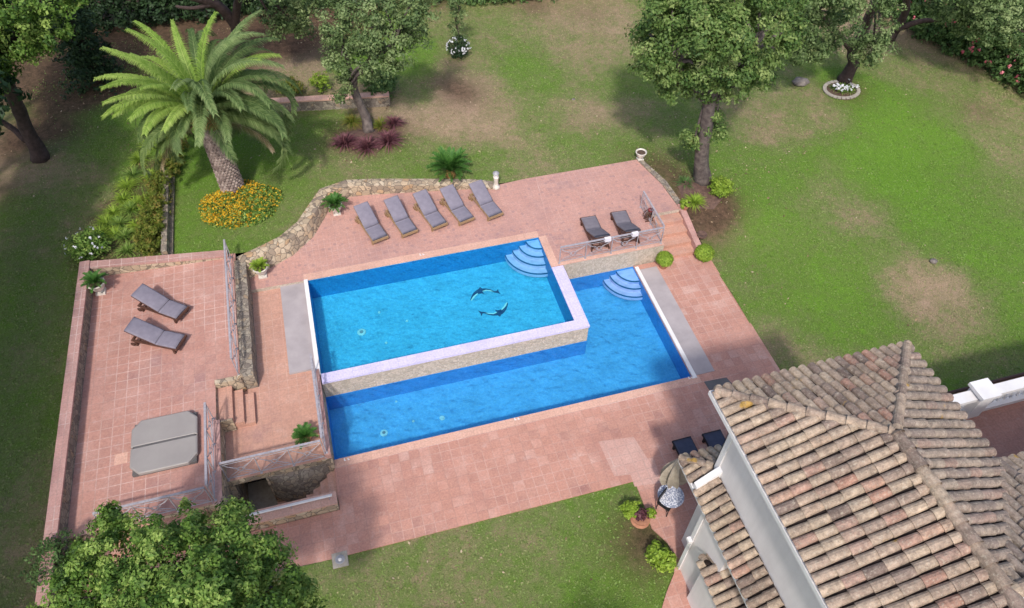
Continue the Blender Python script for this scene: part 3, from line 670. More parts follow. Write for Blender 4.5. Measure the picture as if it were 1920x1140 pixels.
def disc(name, px, py, z, r, label, mat, ring=False):
    p = W(px, py, z); t = thing(name, label, 'pool fitting', p, 0, 'round fittings on the pool floors')
    m = MB(); m.lathe((0, 0, 0), [(r, 0), (r, .02), (r*.85, .03), (.01, .03)], 18); m.build('plate', mat, t)
    m = MB(); m.lathe((0, 0, 0), [(r*.45, .031), (r*.45, .04), (.01, .04)], 12); m.build('cap', M['steel'] if ring else mat, t)
disc('floor_drain', 678, 623, -1.09, .17, 'large pale drain on turquoise floor at the white-edged end', M['drain'], True)
disc('floor_inlet', 711, 586, -1.09, .05, 'small white inlet on turquoise floor, furthest from the camera beyond the large drain', M['drain'])
disc('floor_inlet', 763, 602, -1.09, .05, 'small white inlet on turquoise floor, nearest to the dolphins', M['drain'])
disc('floor_inlet', 724, 643, -1.09, .05, 'small white inlet on turquoise floor, nearest to the stone rim', M['drain'])
disc('floor_drain', 720, 812, -1.79, .14, 'large pale drain in the darker blue lower pool', M['drain'], True)
disc('floor_inlet', 829, 784, -1.79, .10, 'medium white inlet in the lower pool, beside the tiny one', M['drain'])
disc('floor_inlet', 775, 790, -1.79, .05, 'tiny white inlet in the lower pool between the drain and medium inlet', M['drain'])
disc('floor_inlet', 743, 753, -1.79, .04, 'faint white inlet in the lower pool close to the stone rim wall', M['drain'])

# ------------------------------------------------------------------ walls
def part(mbx, name, mat, parent, **k): return mbx.build(name, mat, parent, **k)
t = thing('parapet_wall', 'long stone parapet with terracotta cap along the outer left side of the hot tub terrace', 'wall', (-10.1, 10, 0))
m = MB(); m.box(-.13, -.1, -1.2, .15, 13.25, 1.06); part(m, 'wall', M['stone_grey'], t)
m = MB(); m.box(-.19, -.15, 1.061, .17, 13.45, 1.14); part(m, 'cap', M['cap'], t)
t = thing('parapet_wall', 'low cream stone wall with terracotta cap tapering towards the railing, below the planting bed', 'wall', (-9.93, 23.1, 0))
m = MB(); m.prism([(.0, .03), (4.95, -.2), (4.95, .1), (0, .3)], 0, [1.0, .55, .55, 1.0]); part(m, 'wall', M['stone'], t)
m = MB(); m.prism([(-.0, .0), (4.95, -.23), (4.95, .13), (0, .35)], .54, [1.09, .64, .64, 1.09]); m.v = [(x, y, z if z > .6 else (1.005-.091*x if x < 4.9 else .555)) for x, y, z in m.v]; part(m, 'cap', M['cap'], t)
t = thing('retaining_wall', 'straight rough stone wall between railing and the pink walkway beside the pool', 'wall', (-4.5, 16.8, 0))
m = MB()
ys = np.linspace(0, 5.75, 24)
for a, b in zip(ys[:-1], ys[1:]):
    h = .60+random.uniform(-.02, .03); m.box(-.24+random.uniform(-.01, .01), a, -.3, .20+random.uniform(-.012, .012), b-.004, h)
part(m, 'wall', M['stone_grey'], t)
t = thing('retaining_wall', 'curved dry stone wall holding back the lawn behind the five sun loungers', 'wall', (0, 0, 0))
m = MB(); n = len(CURVE); vs = []
for i in range(n):
    z = CURVE[i].z; a = C_in[i]; b = C_out[i]; q = (a-b)*(.75*max(0, 1-i/7.5))
    vs += [(a.x+q.x, a.y+q.y, -.05), (a.x, a.y, z), ((a.x+b.x)/2, (a.y+b.y)/2, z+.04), (b.x, b.y, z), (b.x, b.y, -.1)]
m.add(vs, [(5*i+k, 5*i+k+1, 5*i+6+k, 5*i+5+k) for i in range(n-1) for k in range(4)]+[(0, 1, 2, 3, 4), tuple(5*(n-1)+k for k in (4, 3, 2, 1, 0))]); part(m, 'wall', M['stone'], t)
t = thing('side_wall', 'brick-capped wall beside the hot tub cover, dropping to the lower platform', 'wall', (-5.62, 12.2, 0))
m = MB(); m.box(-.1, 0, -1.2, .12, 3.0, .55); part(m, 'wall', M['stone'], t)
m = MB(); m.box(-.13, -.03, .551, .15, 3.03, .61); part(m, 'cap', M['cap'], t)
t = thing('kerb_wall', 'low red brick kerb under the railing at the lower pool end', 'wall', (-2.24, 13.32, 0))
m = MB(); m.box(-.1, 0, -.169, .098, 3.55, .06); part(m, 'kerb', M['cap'], t)
t = thing('stair_parapet', 'low stone parapet with terracotta cap guarding the stairwell to the cellar door', 'wall', (-2.2, 11.77, 0))
m = MB(); m.box(-3.0, 0, -2.6, 0, .40, -.46); part(m, 'wall', M['stone'], t)
m = MB(); m.box(-3.0, -.02, -.459, .02, .43, -.40); part(m, 'cap', M['coping'], t)
# stairwell
t = thing('cellar_stairs', 'narrow terracotta stairs descending beside the rough stone face to the dark doorway', 'stairs', (-2.2, 12.2, 0))
m = MB()
for k in range(8): m.box(-.27*(k+1), 0, -2.7, -.27*k-.002, 1.095, -.88-.17*(k+1))
m.box(-3.4, 0, -2.7, -2.162, 1.095, -2.42); part(m, 'treads', M['coping'], t)
m = MB(); vs = []; nx, nz = 14, 6
for i in range(nx+1):
    for j in range(nz+1):
        u = i/nx; w = j/nz; bul = .42*math.sin(PI*min(1, u*1.05))**.8*(1-w*.55)
        vs.append((-2.1+2.0*u, 1.09-bul+random.uniform(-.03, .03)*(0 < j < nz), -1.9+w*1.45))
m.add(vs, [(i*(nz+1)+j, (i+1)*(nz+1)+j, (i+1)*(nz+1)+j+1, i*(nz+1)+j+1) for i in range(nx) for j in range(nz)])
top = [i*(nz+1)+nz for i in range(nx+1)]; m.add([vs[i] for i in top]+[(-.1, 1.12, -.45), (-2.1, 1.12, -.45)], [tuple(range(nx+3))])
part(m, 'stone_face', M['stone_grey'], t, smooth=True)
m = MB(); m.box(-3.14, 2.2, -2.42, -2.17, 2.25, -.5); part(m, 'door', M['black'], t)
m = MB(); m.box(-3.145, 1.097, -2.5, -2.155, 2.29, -2.421); part(m, 'landing', M['concrete'], t)
# stairs
t = thing('terrace_steps', 'four terracotta steps from hot tub terrace down to the railed platform', 'stairs', (0, 0, 0))
m = MB()
for k, (x0, x1) in enumerate(((-5.6, -5.1), (-5.1, -4.78), (-4.78, -4.45))):
    m.box(x0, 15.25+.0*k, -.168, x1-.003, 16.72-.12*k, .5-.165*(k+1)+.0)
part(m, 'treads', M['tile_plat'], t)
m = MB(); m.box(-5.5, 15.2, -.16, -5.1, 15.249, .5); part(m, 'side_wall', M['stone'], t)
m = MB(); m.box(-5.6, 16.722, -.16, -4.72, 16.9, .6); part(m, 'side_wall', M['stone'], t)
t = thing('garden_steps', 'wide terracotta steps descending from the upper terrace beside two round bushes', 'stairs', (0, 0, 0))
m = MB()
for k, y in enumerate((21.45, 20.95, 20.45, 19.98)): m.box(12.44, y-.5, -1.2, 13.95, y-.003, -.174*(k+1))
part(m, 'treads', M['tile_plat'], t)
m = MB(); m.prism([(13.96, 19.5), (14.22, 19.5), (14.22, 21.7), (13.96, 21.7)], -1.2, [-.45, -.45, .08, .08]); part(m, 'side_kerb', M['cap'], t)
m = MB(); m.prism([(13.62, 25.14), (13.4, 25.14), (13.85, 23.2), (13.95, 21.75), (14.2, 21.75), (14.12, 23.3)], -.4, .05)
tag(m.build('edge_kerb', M['stone_grey']), 'dark rubble kerb along the terrace edge beside the big oak', 'kerb')
t = thing('side_stairs', 'terracotta steps going down at the foot of the long parapet, half hidden by the tree', 'stairs', (0, 0, 0))
m = MB()
for k in range(7): m.box(-9.94, 12.24-.33*(k+1), -1.2, -6.0, 12.24-.33*k-.003, .5-.17*(k+1))
part(m, 'treads', M['tile_plat'], t)
t = thing('bed_wall', 'low dark-faced stone wall between planting bed and palm lawn', 'wall', (-7.18, 23.45, 0))
m = MB(); m.box(-.22, 0, 0, -.0, 5.1, .95); m.box(.005, 0, 0, .12, 5.1, .62, ); part(m, 'wall', M['stone_grey'], t)
t = thing('garden_wall', 'low pinkish stone wall with pale coping behind the leaning cork oak', 'wall', (0, 0, 0))
a = Vector((-6.5, 33.2)); b = Vector((3.0, 31.75)); m = MB(); n_ = (b-a).normalized(); q = Vector((-n_.y, n_.x))*.15
m.prism([a-q, b-q, b+q, a+q], 0, .95); part(m, 'wall', M['stone_grey'], t)
m = MB(); m.prism([a-q*1.3, b-q*1.3, b+q*1.3, a+q*1.3], .951, 1.02); part(m, 'coping', M['coping'], t)

# ------------------------------------------------------------------ railings
def railing(label, a, b, h=.95, panel=1.15, group=None, r=.016, name='iron_railing'):
    a = Vector(a); b = Vector(b); t = thing(name, label, 'railing', a, 0, group)
    d = b-a; L = d.length; n = max(1, round(L/panel)); e = d/n; up = Vector((0, 0, 1))
    m = MB(); m.obox(d/2+up*h, d/2, Vector((-d.y, d.x, 0)).normalized()*.035, up*.018); m.build('top_rail', M['iron'], t)
    m = MB(); m.tube([up*.10, d+up*.10], r*.9, 6); m.tube([up*(h-.14), d+up*(h-.14)], r*.7, 6); m.build('lower_rail', M['iron'], t)
    for k in range(n+1):
        m = MB(); m.tube([e*k, e*k+up*(h-.02)], r*1.25, 6); m.lathe(e*k, [(.05, 0), (.05, .012), (.02, .02)], 8); m.build('post', M['iron'], t)
    for k in range(n):
        m = MB(); o = e*k; z0, z1 = .10, h-.14; zc = (z0+z1)/2
        S = lambda x, z: o+e*x+up*z
        for s in (0, 1):
            f = (lambda x: 1-x) if s else (lambda x: x)
            m.tube([S(f(.04), z0), S(f(.16), z0+.16), S(f(.36), zc-.12), S(f(.45), zc), S(f(.36), zc+.12), S(f(.16), z1-.16), S(f(.04), z1)], r*.75, 5)
            m.tube([S(f(.04), z0), S(f(.3), z0+.1), S(f(.5), zc-.13), S(f(.7), zc+.12), S(f(.96), z1)], r*.6, 5)
        m.tube([S(.5+.1*math.cos(q), zc+.1*math.sin(q)) for q in np.linspace(0, 2*PI, 11)], r*.7, 5)
        m.build('scrollwork', M['iron'], t)
    return t
railing('long wrought iron railing on the left terrace edge beside the straight stone wall', (-4.86, 22.85, .55), (-4.80, 16.95, .55), .98)
railing('wrought iron railing beside the hot tub cover', (-5.66, 15.3, .61), (-5.66, 12.3, .61), .98)
railing('railing along the near end of the hot tub terrace, half hidden by the tree', (-5.75, 12.3, .5), (-8.85, 12.3, .5), .98)
railing('railing on the red brick kerb at the end of the lower pool', (-2.26, 16.85, .06), (-2.26, 13.4, .06), .95)
railing('railing across the near end of the platform above the cellar doorway', (-5.45, 13.35, -.17), (-2.32, 13.35, -.17), 1.1)
railing('railing above the stone wall by the two darker loungers and lower pool', (7.84, 19.66, .03), (12.30, 19.66, .03), .92, 1.1, None, .014)
railing('short railing beside the garden steps at right angles to the pool railing', (12.34, 19.75, .0), (12.34, 22.0, .0), .92, 1.1, None, .014)
t = thing('handrail', 'pale metal handrail lying along the parapet of the cellar stairs', 'handrail', (-4.9, 11.95, -.4))
m = MB(); m.tube([(0, 0, .22), (2.6, 0, .22)], .03, 8); m.tube([(0, .1, .12), (2.6, .1, .12)], .02, 6); m.build('rail', M['white'], t)
for x in (.1, 1.3, 2.5):
    m = MB(); m.tube([(x, 0, 0), (x, 0, .22)], .015, 6); m.build('post', M['iron'], t)

# ------------------------------------------------------------------ loungers
def make_lounger(label, cat, frame, cushion, lift=.5, towel=False):
    """foot at the origin, head along +y, 1.95 m x 0.66 m"""
    t = thing('sun_lounger', label, cat)
    hw = .32; hy = .82; L = 1.95; bl = L-hy; by = math.cos(lift)*bl; bz = math.sin(lift)*bl
    m = MB()
    for s in (-1, 1): m.box(s*hw-.03, 0, .22, s*hw+.03, 1.75, .29)
    m.box(-hw+.03, -.04, .21, hw-.03, .03, .29); m.box(-hw-.03, -.045, .20, hw+.03, 0, .295); m.box(-hw+.03, 1.68, .22, hw-.03, 1.75, .29)
    for k in range(9): m.box(-hw+.03, .08+k*.085, .262, hw-.03, .14+k*.085, .287)
    m.build('frame', frame, t)
    m = MB(); up = Vector((0, math.cos(lift), math.sin(lift))); nr = Vector((0, -math.sin(lift), math.cos(lift)))
    o = Vector((0, hy, .27))
    for s in (-1, 1): m.obox(o+up*bl/2+Vector((s*(hw-.02), 0, 0)), (.022, 0, 0), up*bl/2, nr*.025)
    for k in range(9): m.obox(o+up*(.1+k*.125), (hw-.04, 0, 0), up*.04, nr*.012)
    bk = m.build('backrest', frame, t)
    m = MB(); m.tube([o+up*bl*.65+Vector((0, 0, -.02)), (0, hy+by*.65+.18, .24)], .018, 6); m.box(-hw+.04, hy+by*.62, .20, hw-.04, hy+by*.62+.04, .24) 
    m.build('backrest_prop', frame, t)
    lg = {}
    for s in (-1, 1):
        for y in (.12, 1.6):
            m = MB(); m.box(s*hw-.035, y-.03, 0, s*hw+.035, y+.04, .22); lg[s] = m.build('leg', frame, t)
    for s in (-1, 1):
        m = MB(); m.tube([(s*(hw+.04), 1.72, .09), (s*(hw+.07), 1.72, .09)], .085, 12); m.build('wheel', frame, lg[s])
    def pad(n0, n1, f, nm, par):
        mm = MB(); vs = []; K = 6
        for i in range(K+1):
            y = n0+(n1-n0)*i/K; e = min(1, min(i, K-i)/1.0*.5+.5)
            p, nn = f(y)
            for x, hgt in ((-hw-.005, .0), (-hw-.005, .04*e), (-hw+.05, .062*e), (0, .07*e), (hw-.05, .062*e), (hw+.005, .04*e), (hw+.005, .0)):
                vs.append(p+Vector((x, 0, 0))+nn*hgt)
        fs = [(i*7+k, i*7+k+1, i*7+8+k, i*7+7+k) for i in range(K) for k in range(6)]
        fs += [tuple(range(7)), tuple(K*7+k for k in reversed(range(7)))]
        mm.add(vs, fs); mm.build(nm, cushion, par, True)
    pad(.01, hy-.012, lambda y: (Vector((0, y, .29)), Vector((0, 0, 1))), 'seat_cushion', t)
    pad(.012, bl, lambda y: (o+Vector((0, 0, .02))+up*y+nr*.02, nr), 'back_cushion', bk)
    if towel:
        m = MB(); m.box(-.12, .0, .365, .16, .2, .385); m.build('towel', M['towel'], t)
    return t
def set_lounger(o, foot, head, zf, zg):
    """foot and head centres in the photograph, foot cushion height over the ground"""
    f = W(*foot, zg+.33); h = W(*head, zg+zf)
    d = Vector((h.x-f.x, h.y-f.y)); o.location = (f.x, f.y, zg); o.rotation_euler = (0, 0, math.atan2(-d.x, d.y))
G5 = 'grey sun loungers in front of the curved stone wall'
row = [((713, 446), (681, 391), 'teak lounger with grey cushion, nearest to the curved wall corner and potted cycad'), ((769, 434), (737, 379), 'grey lounger standing second from the potted cycad in the row of five'),
       ((825, 421), (792, 368), 'middle grey lounger of the five by the curved stone wall'), ((876, 411), (842, 358), 'grey lounger between the middle one and the one beside the lamp'),
       ((930, 402), (897, 350), 'grey lounger closest to the white garden lamp')]
pro = make_lounger(row[0][2], 'sun lounger', M['teak'], M['cushion'], .42); pro['group'] = G5
for i, (f, h, lb) in enumerate(row):
    o = pro if i == 0 else copy_tree(pro)
    set_lounger(o, f, h, .72, 0); o['label'] = lb
pro2 = make_lounger('dark framed lounger beside the iron railing, closest to the potted urn', 'sun lounger', M['dkwood'], M['cushion'], .42)
set_lounger(pro2, (341, 585), (264, 547), .72, .5); pro2['label'] = 'dark framed lounger on hot tub terrace, nearer to the white urn'; pro2['group'] = 'loungers on the hot tub terrace'
o = copy_tree(pro2); set_lounger(o, (338, 640), (258, 612), .72, .5); o['label'] = 'dark framed lounger on hot tub terrace, nearer to the grey tub cover'
pro3 = make_lounger('x', 'sun lounger', M['dkwood'], M['cushion_dk'], .5); pro3['group'] = 'slate loungers behind the pool railing'
set_lounger(pro3, (1103, 406), (1126, 440), .72, 0); pro3['label'] = 'slate lounger behind the pool railing, nearer to the pool corner'
o = copy_tree(pro3); set_lounger(o, (1160, 396), (1183, 429), .72, 0); o['label'] = 'slate lounger behind the pool railing, nearer to the garden steps'
pro4 = make_lounger('x', 'sun lounger', M['black'], M['navy'], .12); pro4['group'] = 'navy loungers in the shade of the house'
set_lounger(pro4, (1279, 823), (1300, 862), .4, -.87); pro4['label'] = 'navy lounger in house shade, partly behind the folded parasol'
o = copy_tree(pro4); set_lounger(o, (1335, 810), (1358, 850), .4, -.87); o['label'] = 'navy lounger tucked beside the white house corner'

# ------------------------------------------------------------------ hot tub cover
t = thing('hot_tub_cover', 'grey folding hot tub cover with clipped corners on the pink terrace', 'tub cover', (-7.17, 14.77, .5))
def tub_half(y0, y1, c0, c1):
    X0, X1 = -1.02, 1.02
    P = []
    P += [(X0, y0)] if not c0 else [(X0, y0+.3), (X0+.28, y0)]
    P += [(X1, y0)] if not c0 else [(X1-.28, y0), (X1, y0+.3)]
    P += [(X1, y1)] if not c1 else [(X1, y1-.3), (X1-.28, y1)]
    P += [(X0, y1)] if not c1 else [(X0+.28, y1), (X0, y1-.3)]
    return P
for (y0, y1, a, b, k) in ((-1.0, -.025, True, False, 0), (.025, 1.0, False, True, 1)):
    m = MB(); P = tub_half(y0, y1, a, b); n = len(P); cx = 0; cy = (y0+y1)/2
    In = [(cx+(x-cx)*.96, cy+(y-cy)*.94) for x, y in P]
    m.add([(x, y, .12) for x, y in P]+[(x, y, .22) for x, y in P]+[(x, y, .245) for x, y in In],
          [(i, (i+1) % n, n+(i+1) % n, n+i) for i in range(n)]+[(n+i, n+(i+1) % n, 2*n+(i+1) % n, 2*n+i) for i in range(n)]+[tuple(range(2*n, 3*n)), tuple(reversed(range(n)))])
    m.build('cover_half', M['vinyl'], t)
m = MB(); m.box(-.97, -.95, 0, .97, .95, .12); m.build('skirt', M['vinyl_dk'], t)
m = MB(); m.box(-.95, -.03, .225, .95, .03, .238); m.build('hinge_seam', M['vinyl_dk'], t)
p = W(227, 860, .5); m = MB(); m.box(-.2, -.2, 0, .2, .2, .008); o = m.build('access_cover', M['coping']); o.location = p; tag(o, 'small square pinkish access cover in the paving beside the grey tub cover', 'cover')

# ------------------------------------------------------------------ pots, lamps
def urn(t, s=1.0, mat=None):
    m = MB(); m.box(-.17*s, -.17*s, 0, .17*s, .17*s, .08*s); m.build('plinth', M['urn'], t)
    m = MB(); m.lathe((0, 0, 0), [(.13*s, .081*s), (.1*s, .12*s), (.07*s, .17*s), (.12*s, .21*s), (.22*s, .27*s), (.26*s, .36*s), (.27*s, .46*s), (.33*s, .52*s), (.33*s, .56*s), (.28*s, .56*s), (.26*s, .5*s), (.02, .49*s)], 24)
    bw = m.build('bowl', M['urn'], t, True)
    m = MB(); m.lathe((0, 0, 0), [(.25*s, .505*s), (.1*s, .53*s), (.01, .535*s)], 14); m.build('soil', M['soil'], bw)
def cycad(t, z, n, L, seed, droop=1.0, el=1.0, mat=None, lw=.16):
    rg = random.Random(seed)
    for k in range(n):
        a = k*2.399+rg.uniform(-.15, .15); e = el*(1-.75*k/n)+rg.uniform(-.06, .06)
        frond('frond', (0, 0, z), a, e+.15, L*(.85+.2*rg.random()), droop, lw, 26, mat or M['leaf_cyc'], t, seed*100+k, tmin=.15, vee=.5, sag=.05)
for (px, py, z, lb, L, n, s) in ((190, 548, .5, 'white urn with leafy plant in the corner of the hot tub terrace', .55, 18, 1.0), (493, 517, 0, 'white urn with short lime plant at the foot of the curved wall', .4, 18, .95), (632, 400, 0, 'white urn with bright green cycad in the bend of the curved stone wall', .62, 24, .9)):
    p = W(px, py, z); t = thing('potted_plant', lb, 'potted plant', p, 0, 'white urns with plants'); urn(t, s)
    cycad(t, .54*s, n, L, int(px), 1.3, 1.1, M['leaf_cyc'] if px != 493 else M['leaf_lime'], .15)
p = W(1200, 299, 0); t = thing('urn', 'empty white urn at the far corner of the upper terrace', 'urn', p); urn(t, .8)
p = W(575, 826, -.17); t = thing('potted_plant', 'small dark cycad in low pot beside the platform railings', 'potted plant', p)
m = MB(); m.lathe((0, 0, 0), [(.15, 0), (.2, .2), (.22, .25), (.18, .25), (.01, .22)], 16); m.build('pot', M['clay'], t, True); cycad(t, .25, 18, .5, 9, 1.2, 1.1)
p = W(845, 330, .15); t = thing('cycad', 'large dark green cycad growing in the lawn above the loungers', 'cycad', p)
m = MB(); m.lathe((0, 0, -.1), [(.2, 0), (.24, .2), (.18, .4), (.02, .45)], 12); m.build('trunk', M['palmheart'], t); cycad(t, .3, 46, 1.15, 21, 1.05, 1.25, None, .2)
def lamp(px, py, z, label):
    p = W(px, py, z); t = thing('garden_lamp', label, 'lamp', p)
    m = MB(); m.lathe((0, 0, 0), [(.17, 0), (.17, .08), (.12, .12), (.1, .3), (.11, .55), (.13, .6), (.13, .64)], 14); m.build('post', M['urn'], t, True)
    m = MB(); m.lathe((0, 0, 0), [(.09, .641), (.11, .75), (.09, .82)], 12); m.build('lantern', M['white'], t)
    m = MB(); m.lathe((0, 0, 0), [(.15, .821), (.13, .86), (.03, .93), (.01, .95)], 14); m.build('lamp_cap', M['steel'], t)
lamp(930, 352, 0, 'white bollard lamp with grey cap at the end of the curved wall')
p = W(1315, 445, -.45); t = thing('bowl', 'round brown bowl on the kerb beside the garden steps', 'bowl', p)
m = MB(); m.lathe((0, 0, 0), [(.12, 0), (.22, .12), (.22, .2), (.18, .2), (.02, .12)], 16); m.build('bowl', M['mulch'], t)
p = W(1313, 457, -.87); m = MB(); m.box(-.25, -.1, 0, .25, .1, .12); o = m.build('kerb_block', M['concrete']); o.location = p; tag(o, 'pale block at the foot of the step kerb behind the round bush', 'block')
# ashtray / light disc
p = W(638, 1050, -.9); t = thing('ground_light', 'round grey ground light set in a square block at the lawn edge', 'light', p)
m = MB(); m.box(-.24, -.24, 0, .24, .24, .045); m.build('block', M['concrete'], t)
m = MB(); m.lathe((0, 0, 0), [(.15, .046), (.15, .06), (.11, .065), (.11, .05), (.01, .05)], 18); m.build('ring', M['steel'], t)
m = MB(); m.lathe((0, 0, 0), [(.06, .051), (.05, .07), (.01, .08)], 10); m.build('lens', M['white'], t)

# folded parasol and mosaic table
p = W(1258, 929, -.25); base = Vector((p.x, p.y, -.87))
N = NT('mosaic_top', .4, .4)
v = N.n('ShaderNodeTexVoronoi'); v.inputs['Scale'].default_value = 19; N.l(N.pos, v.inputs['Vector'])
N.col(N.ramp(v.outputs['Distance'], [(.42, (.62, .62, .66, 1)), (.5, (.26, .28, .36, 1))], 'CONSTANT')); M['mosaic'] = N.m
t = thing('mosaic_table', 'small round table with blue and white mosaic top below the folded parasol', 'table', base)
m = MB(); m.lathe((0, 0, 0), [(.42, .59), (.43, .60), (.43, .62), (.01, .622)], 28); m.build('table_top', M['mosaic'], t)
for k in range(3):
    a = k*2.094; m = MB(); m.tube([(math.cos(a)*.28, math.sin(a)*.28, 0), (math.cos(a)*.1, math.sin(a)*.1, .3), (math.cos(a)*.24, math.sin(a)*.24, .59)], .014, 6); m.build('leg', M['black'], t)
pb = base+Vector((.08, .25, 0))
t = thing('parasol', 'closed beige parasol leaning beside the mosaic table', 'parasol', pb)
m = MB(); m.tube([(0, 0, 0), (.03, .05, 2.55)], .025, 8); m.build('pole', M['teak'], t)
m = MB(); vs = []; seg = 16; K = 9
for j in range(K+1):
    f = j/K; z = 2.5-1.45*f; r = (.05+.34*math.sin(min(1, f*1.25)*PI*.55))*(1-.25*max(0, f-.75)*4)
    for k in range(seg):
        a = 2*PI*k/seg+f*.5; rr = r*(1+.28*(1 if k % 2 else -1)*min(1, f*2)); vs.append((math.cos(a)*rr*1.05+.03*(1-f), math.sin(a)*rr*.75+.05*(1-f), z+.05*math.sin(a*2)*f))
m.add(vs, [(j*seg+k, j*seg+(k+1) % seg, (j+1)*seg+(k+1) % seg, (j+1)*seg+k) for j in range(K) for k in range(seg)]); m.build('canopy', M['canvas'], t)
m = MB(); m.lathe((0, 0, 0), [(.26, 0), (.26, .05), (.05, .1), (.04, .3)], 16); m.build('base', M['concrete'], t)
# figure-like red towel bundle / hose reel at the step railing
p = W(1215, 412, 0); t = thing('hose_reel', 'dark hose reel with red cloth standing against the step railing', 'hose reel', p)
m = MB()
for s in (-.1, .1): m.tube([(.22*math.cos(q), s, .3+.22*math.sin(q)) for q in np.linspace(0, 2*PI, 17)], .018, 6)
m.tube([(0, -.12, .3), (0, .12, .3)], .06, 8); m.box(-.18, -.12, 0, .18, -.1, .05); m.box(-.18, .1, 0, .18, .12, .05); m.tube([(-.15, -.11, 0), (0, -.11, .3), (.15, -.11, 0)], .012, 5); m.tube([(-.15, .11, 0), (0, .11, .3), (.15, .11, 0)], .012, 5)
m.build('reel', M['dkwood'], t)
m = MB(); m.tube([(.14*math.cos(q), -.07+.14*k/60, .3+.14*math.sin(q)) for k, q in enumerate(np.linspace(0, 10*PI, 60))], .02, 5); m.build('hose', M['mulch'], t)
m = MB(); m.lathe((.05, 0, 0), [(.12, .5), (.13, .58), (.02, .62)], 9); m.build('cloth', M['red'], t)
for (px, py, lb) in ((1145, 457, 'white towel hung on the pool railing, nearer to the pool corner'), (1196, 446, 'white towel hung on the pool railing, nearer to the steps')):
    p = W(px, py, .95); m = MB()
    m.box(-.13, -.045, -.0, .13, .045, .025); m.box(-.13, -.06, -.16, .13, -.046, .02); m.box(-.13, .046, -.2, .13, .06, .02)
    o = m.build('towel', M['towel']); o.location = (p.x, 19.66, .96); tag(o, lb, 'towel', 'towels on the pool railing')
# white depth marks on the coping
def mark(px, py, z, lb):
    p = W(px, py, z); m = MB()
    m.box(-.09, -.05, 0, -.055, .06, .006); m.box(-.055, -.05, 0, -.02, -.02, .006); m.box(.03, -.05, 0, .065, .03, .006); m.box(.065, -.05, 0, .1, -.02, .006)
    o = m.build('depth_mark', M['white']); o.location = p; tag(o, lb, 'marking', 'white marks on the pool edge')
mark(650, 861, -.858, 'white mark on the lower pool edge at its left corner')
mark(969, 785, -.858, 'white mark on the middle of the lower pool edge')
mark(1295, 708, -.79, 'white mark at the corner of the white-edged lower pool side')
mark(791, 477, .012, 'faint white mark on the upper pool coping behind the dolphins')

# ------------------------------------------------------------------ round bushes and beds
def rnd(px, py, z, r, h, mat, seed, name, lb, cat='bush', **k):
    p = W(px, py, z); return bush(name, lb, cat, p, r, h, mat, seed, **k)
t = rnd(1243, 500, -.87, .33, .56, M['leaf_lime'], 5, 'potted_bush', 'clipped yellow green ball bush in clay pot beside the lower pool', clump=.08, leaf=.06, dens=4, tight=True)
for c in t.children: c.location.z = .2
m = MB(); m.lathe((0, 0, 0), [(.16, 0), (.24, .25), (.26, .28), (.22, .28), (.01, .25)], 16); m.build('pot', M['clay'], t)
t = rnd(1318, 484, -.87, .38, .66, M['leaf_lime'], 6, 'ball_bush', 'clipped lime ball bush at the foot of the garden steps', clump=.08, leaf=.06, dens=4, tight=True)
t = rnd(1283, 392, -.05, .2, .4, M['leaf_lime'], 7, 'potted_plant', 'small yellow green plant in clay pot at the top of the garden steps', 'potted plant', clump=.08, leaf=.07)
for c in t.children: c.location.z = .15
m = MB(); m.lathe((0, 0, 0), [(.12, 0), (.19, .2), (.2, .23), (.16, .23), (.01, .2)], 14); m.build('pot', M['clay'], t)
def tuft(px, py, z, n, L, rise, wd, mat, seed, lb, name='leafy_tuft', cat='plant', group=None, droop=1.0):
    p = W(px, py, z); t = thing(name, lb, cat, p, 0, group); blades('leaves', (0, 0, 0), n, L, rise, wd, mat, t, seed, droop, .12); return t
tuft(1285, 345, -.12, 130, .6, 1.2, .018, M['leaf_hedge'], 1, 'strappy green clump left of the oak trunk foot, further back')
tuft(1302, 380, -.12, 170, .62, 1.2, .018, M['leaf_lime'], 2, 'bright strappy clump between oak trunk and garden steps')
rnd(1350, 362, -.12, .5, .8, M['leaf_lime'], 8, 'round_bush', 'loose lime green bush right of the oak trunk foot', leaf=.08, clump=.14, lobes=4)
p = W(1325, 375, -.1)
def patch(name, P, z, mat, lb, cat, h=.06):
    m = MB(); n = len(P); c = Vector((sum(p.x for p in P)/n, sum(p.y for p in P)/n))
    m.add([(p.x, p.y, tz(p.x, p.y)-.1) for p in P]+[(c.x+(p.x-c.x)*.8, c.y+(p.y-c.y)*.8, tz(p.x, p.y)+h) for p in P]+[(c.x, c.y, tz(c.x, c.y)+h*1.2)],
          [(i, (i+1) % n, n+(i+1) % n, n+i) for i in range(n)]+[(n+i, n+(i+1) % n, 2*n) for i in range(n)])
    return tag(m.build(name, mat, None, True), lb, cat, None, 'structure')
def ell(px, py, rx, ry, z=0, n=16): return [W(px+rx*math.cos(2*PI*k/n)*(1+.1*math.sin(3*k)), py+ry*math.sin(2*PI*k/n), z) for k in range(n)]
patch('soil_bed', [W(*q, -.1) for q in ((1275, 385), (1345, 392), (1362, 372), (1340, 345), (1290, 330), (1262, 345))], 0, M['mulch'], None, None)
patch('soil_bed', ell(690, 260, 62, 20, .4), 0, M['mulch'], None, None)
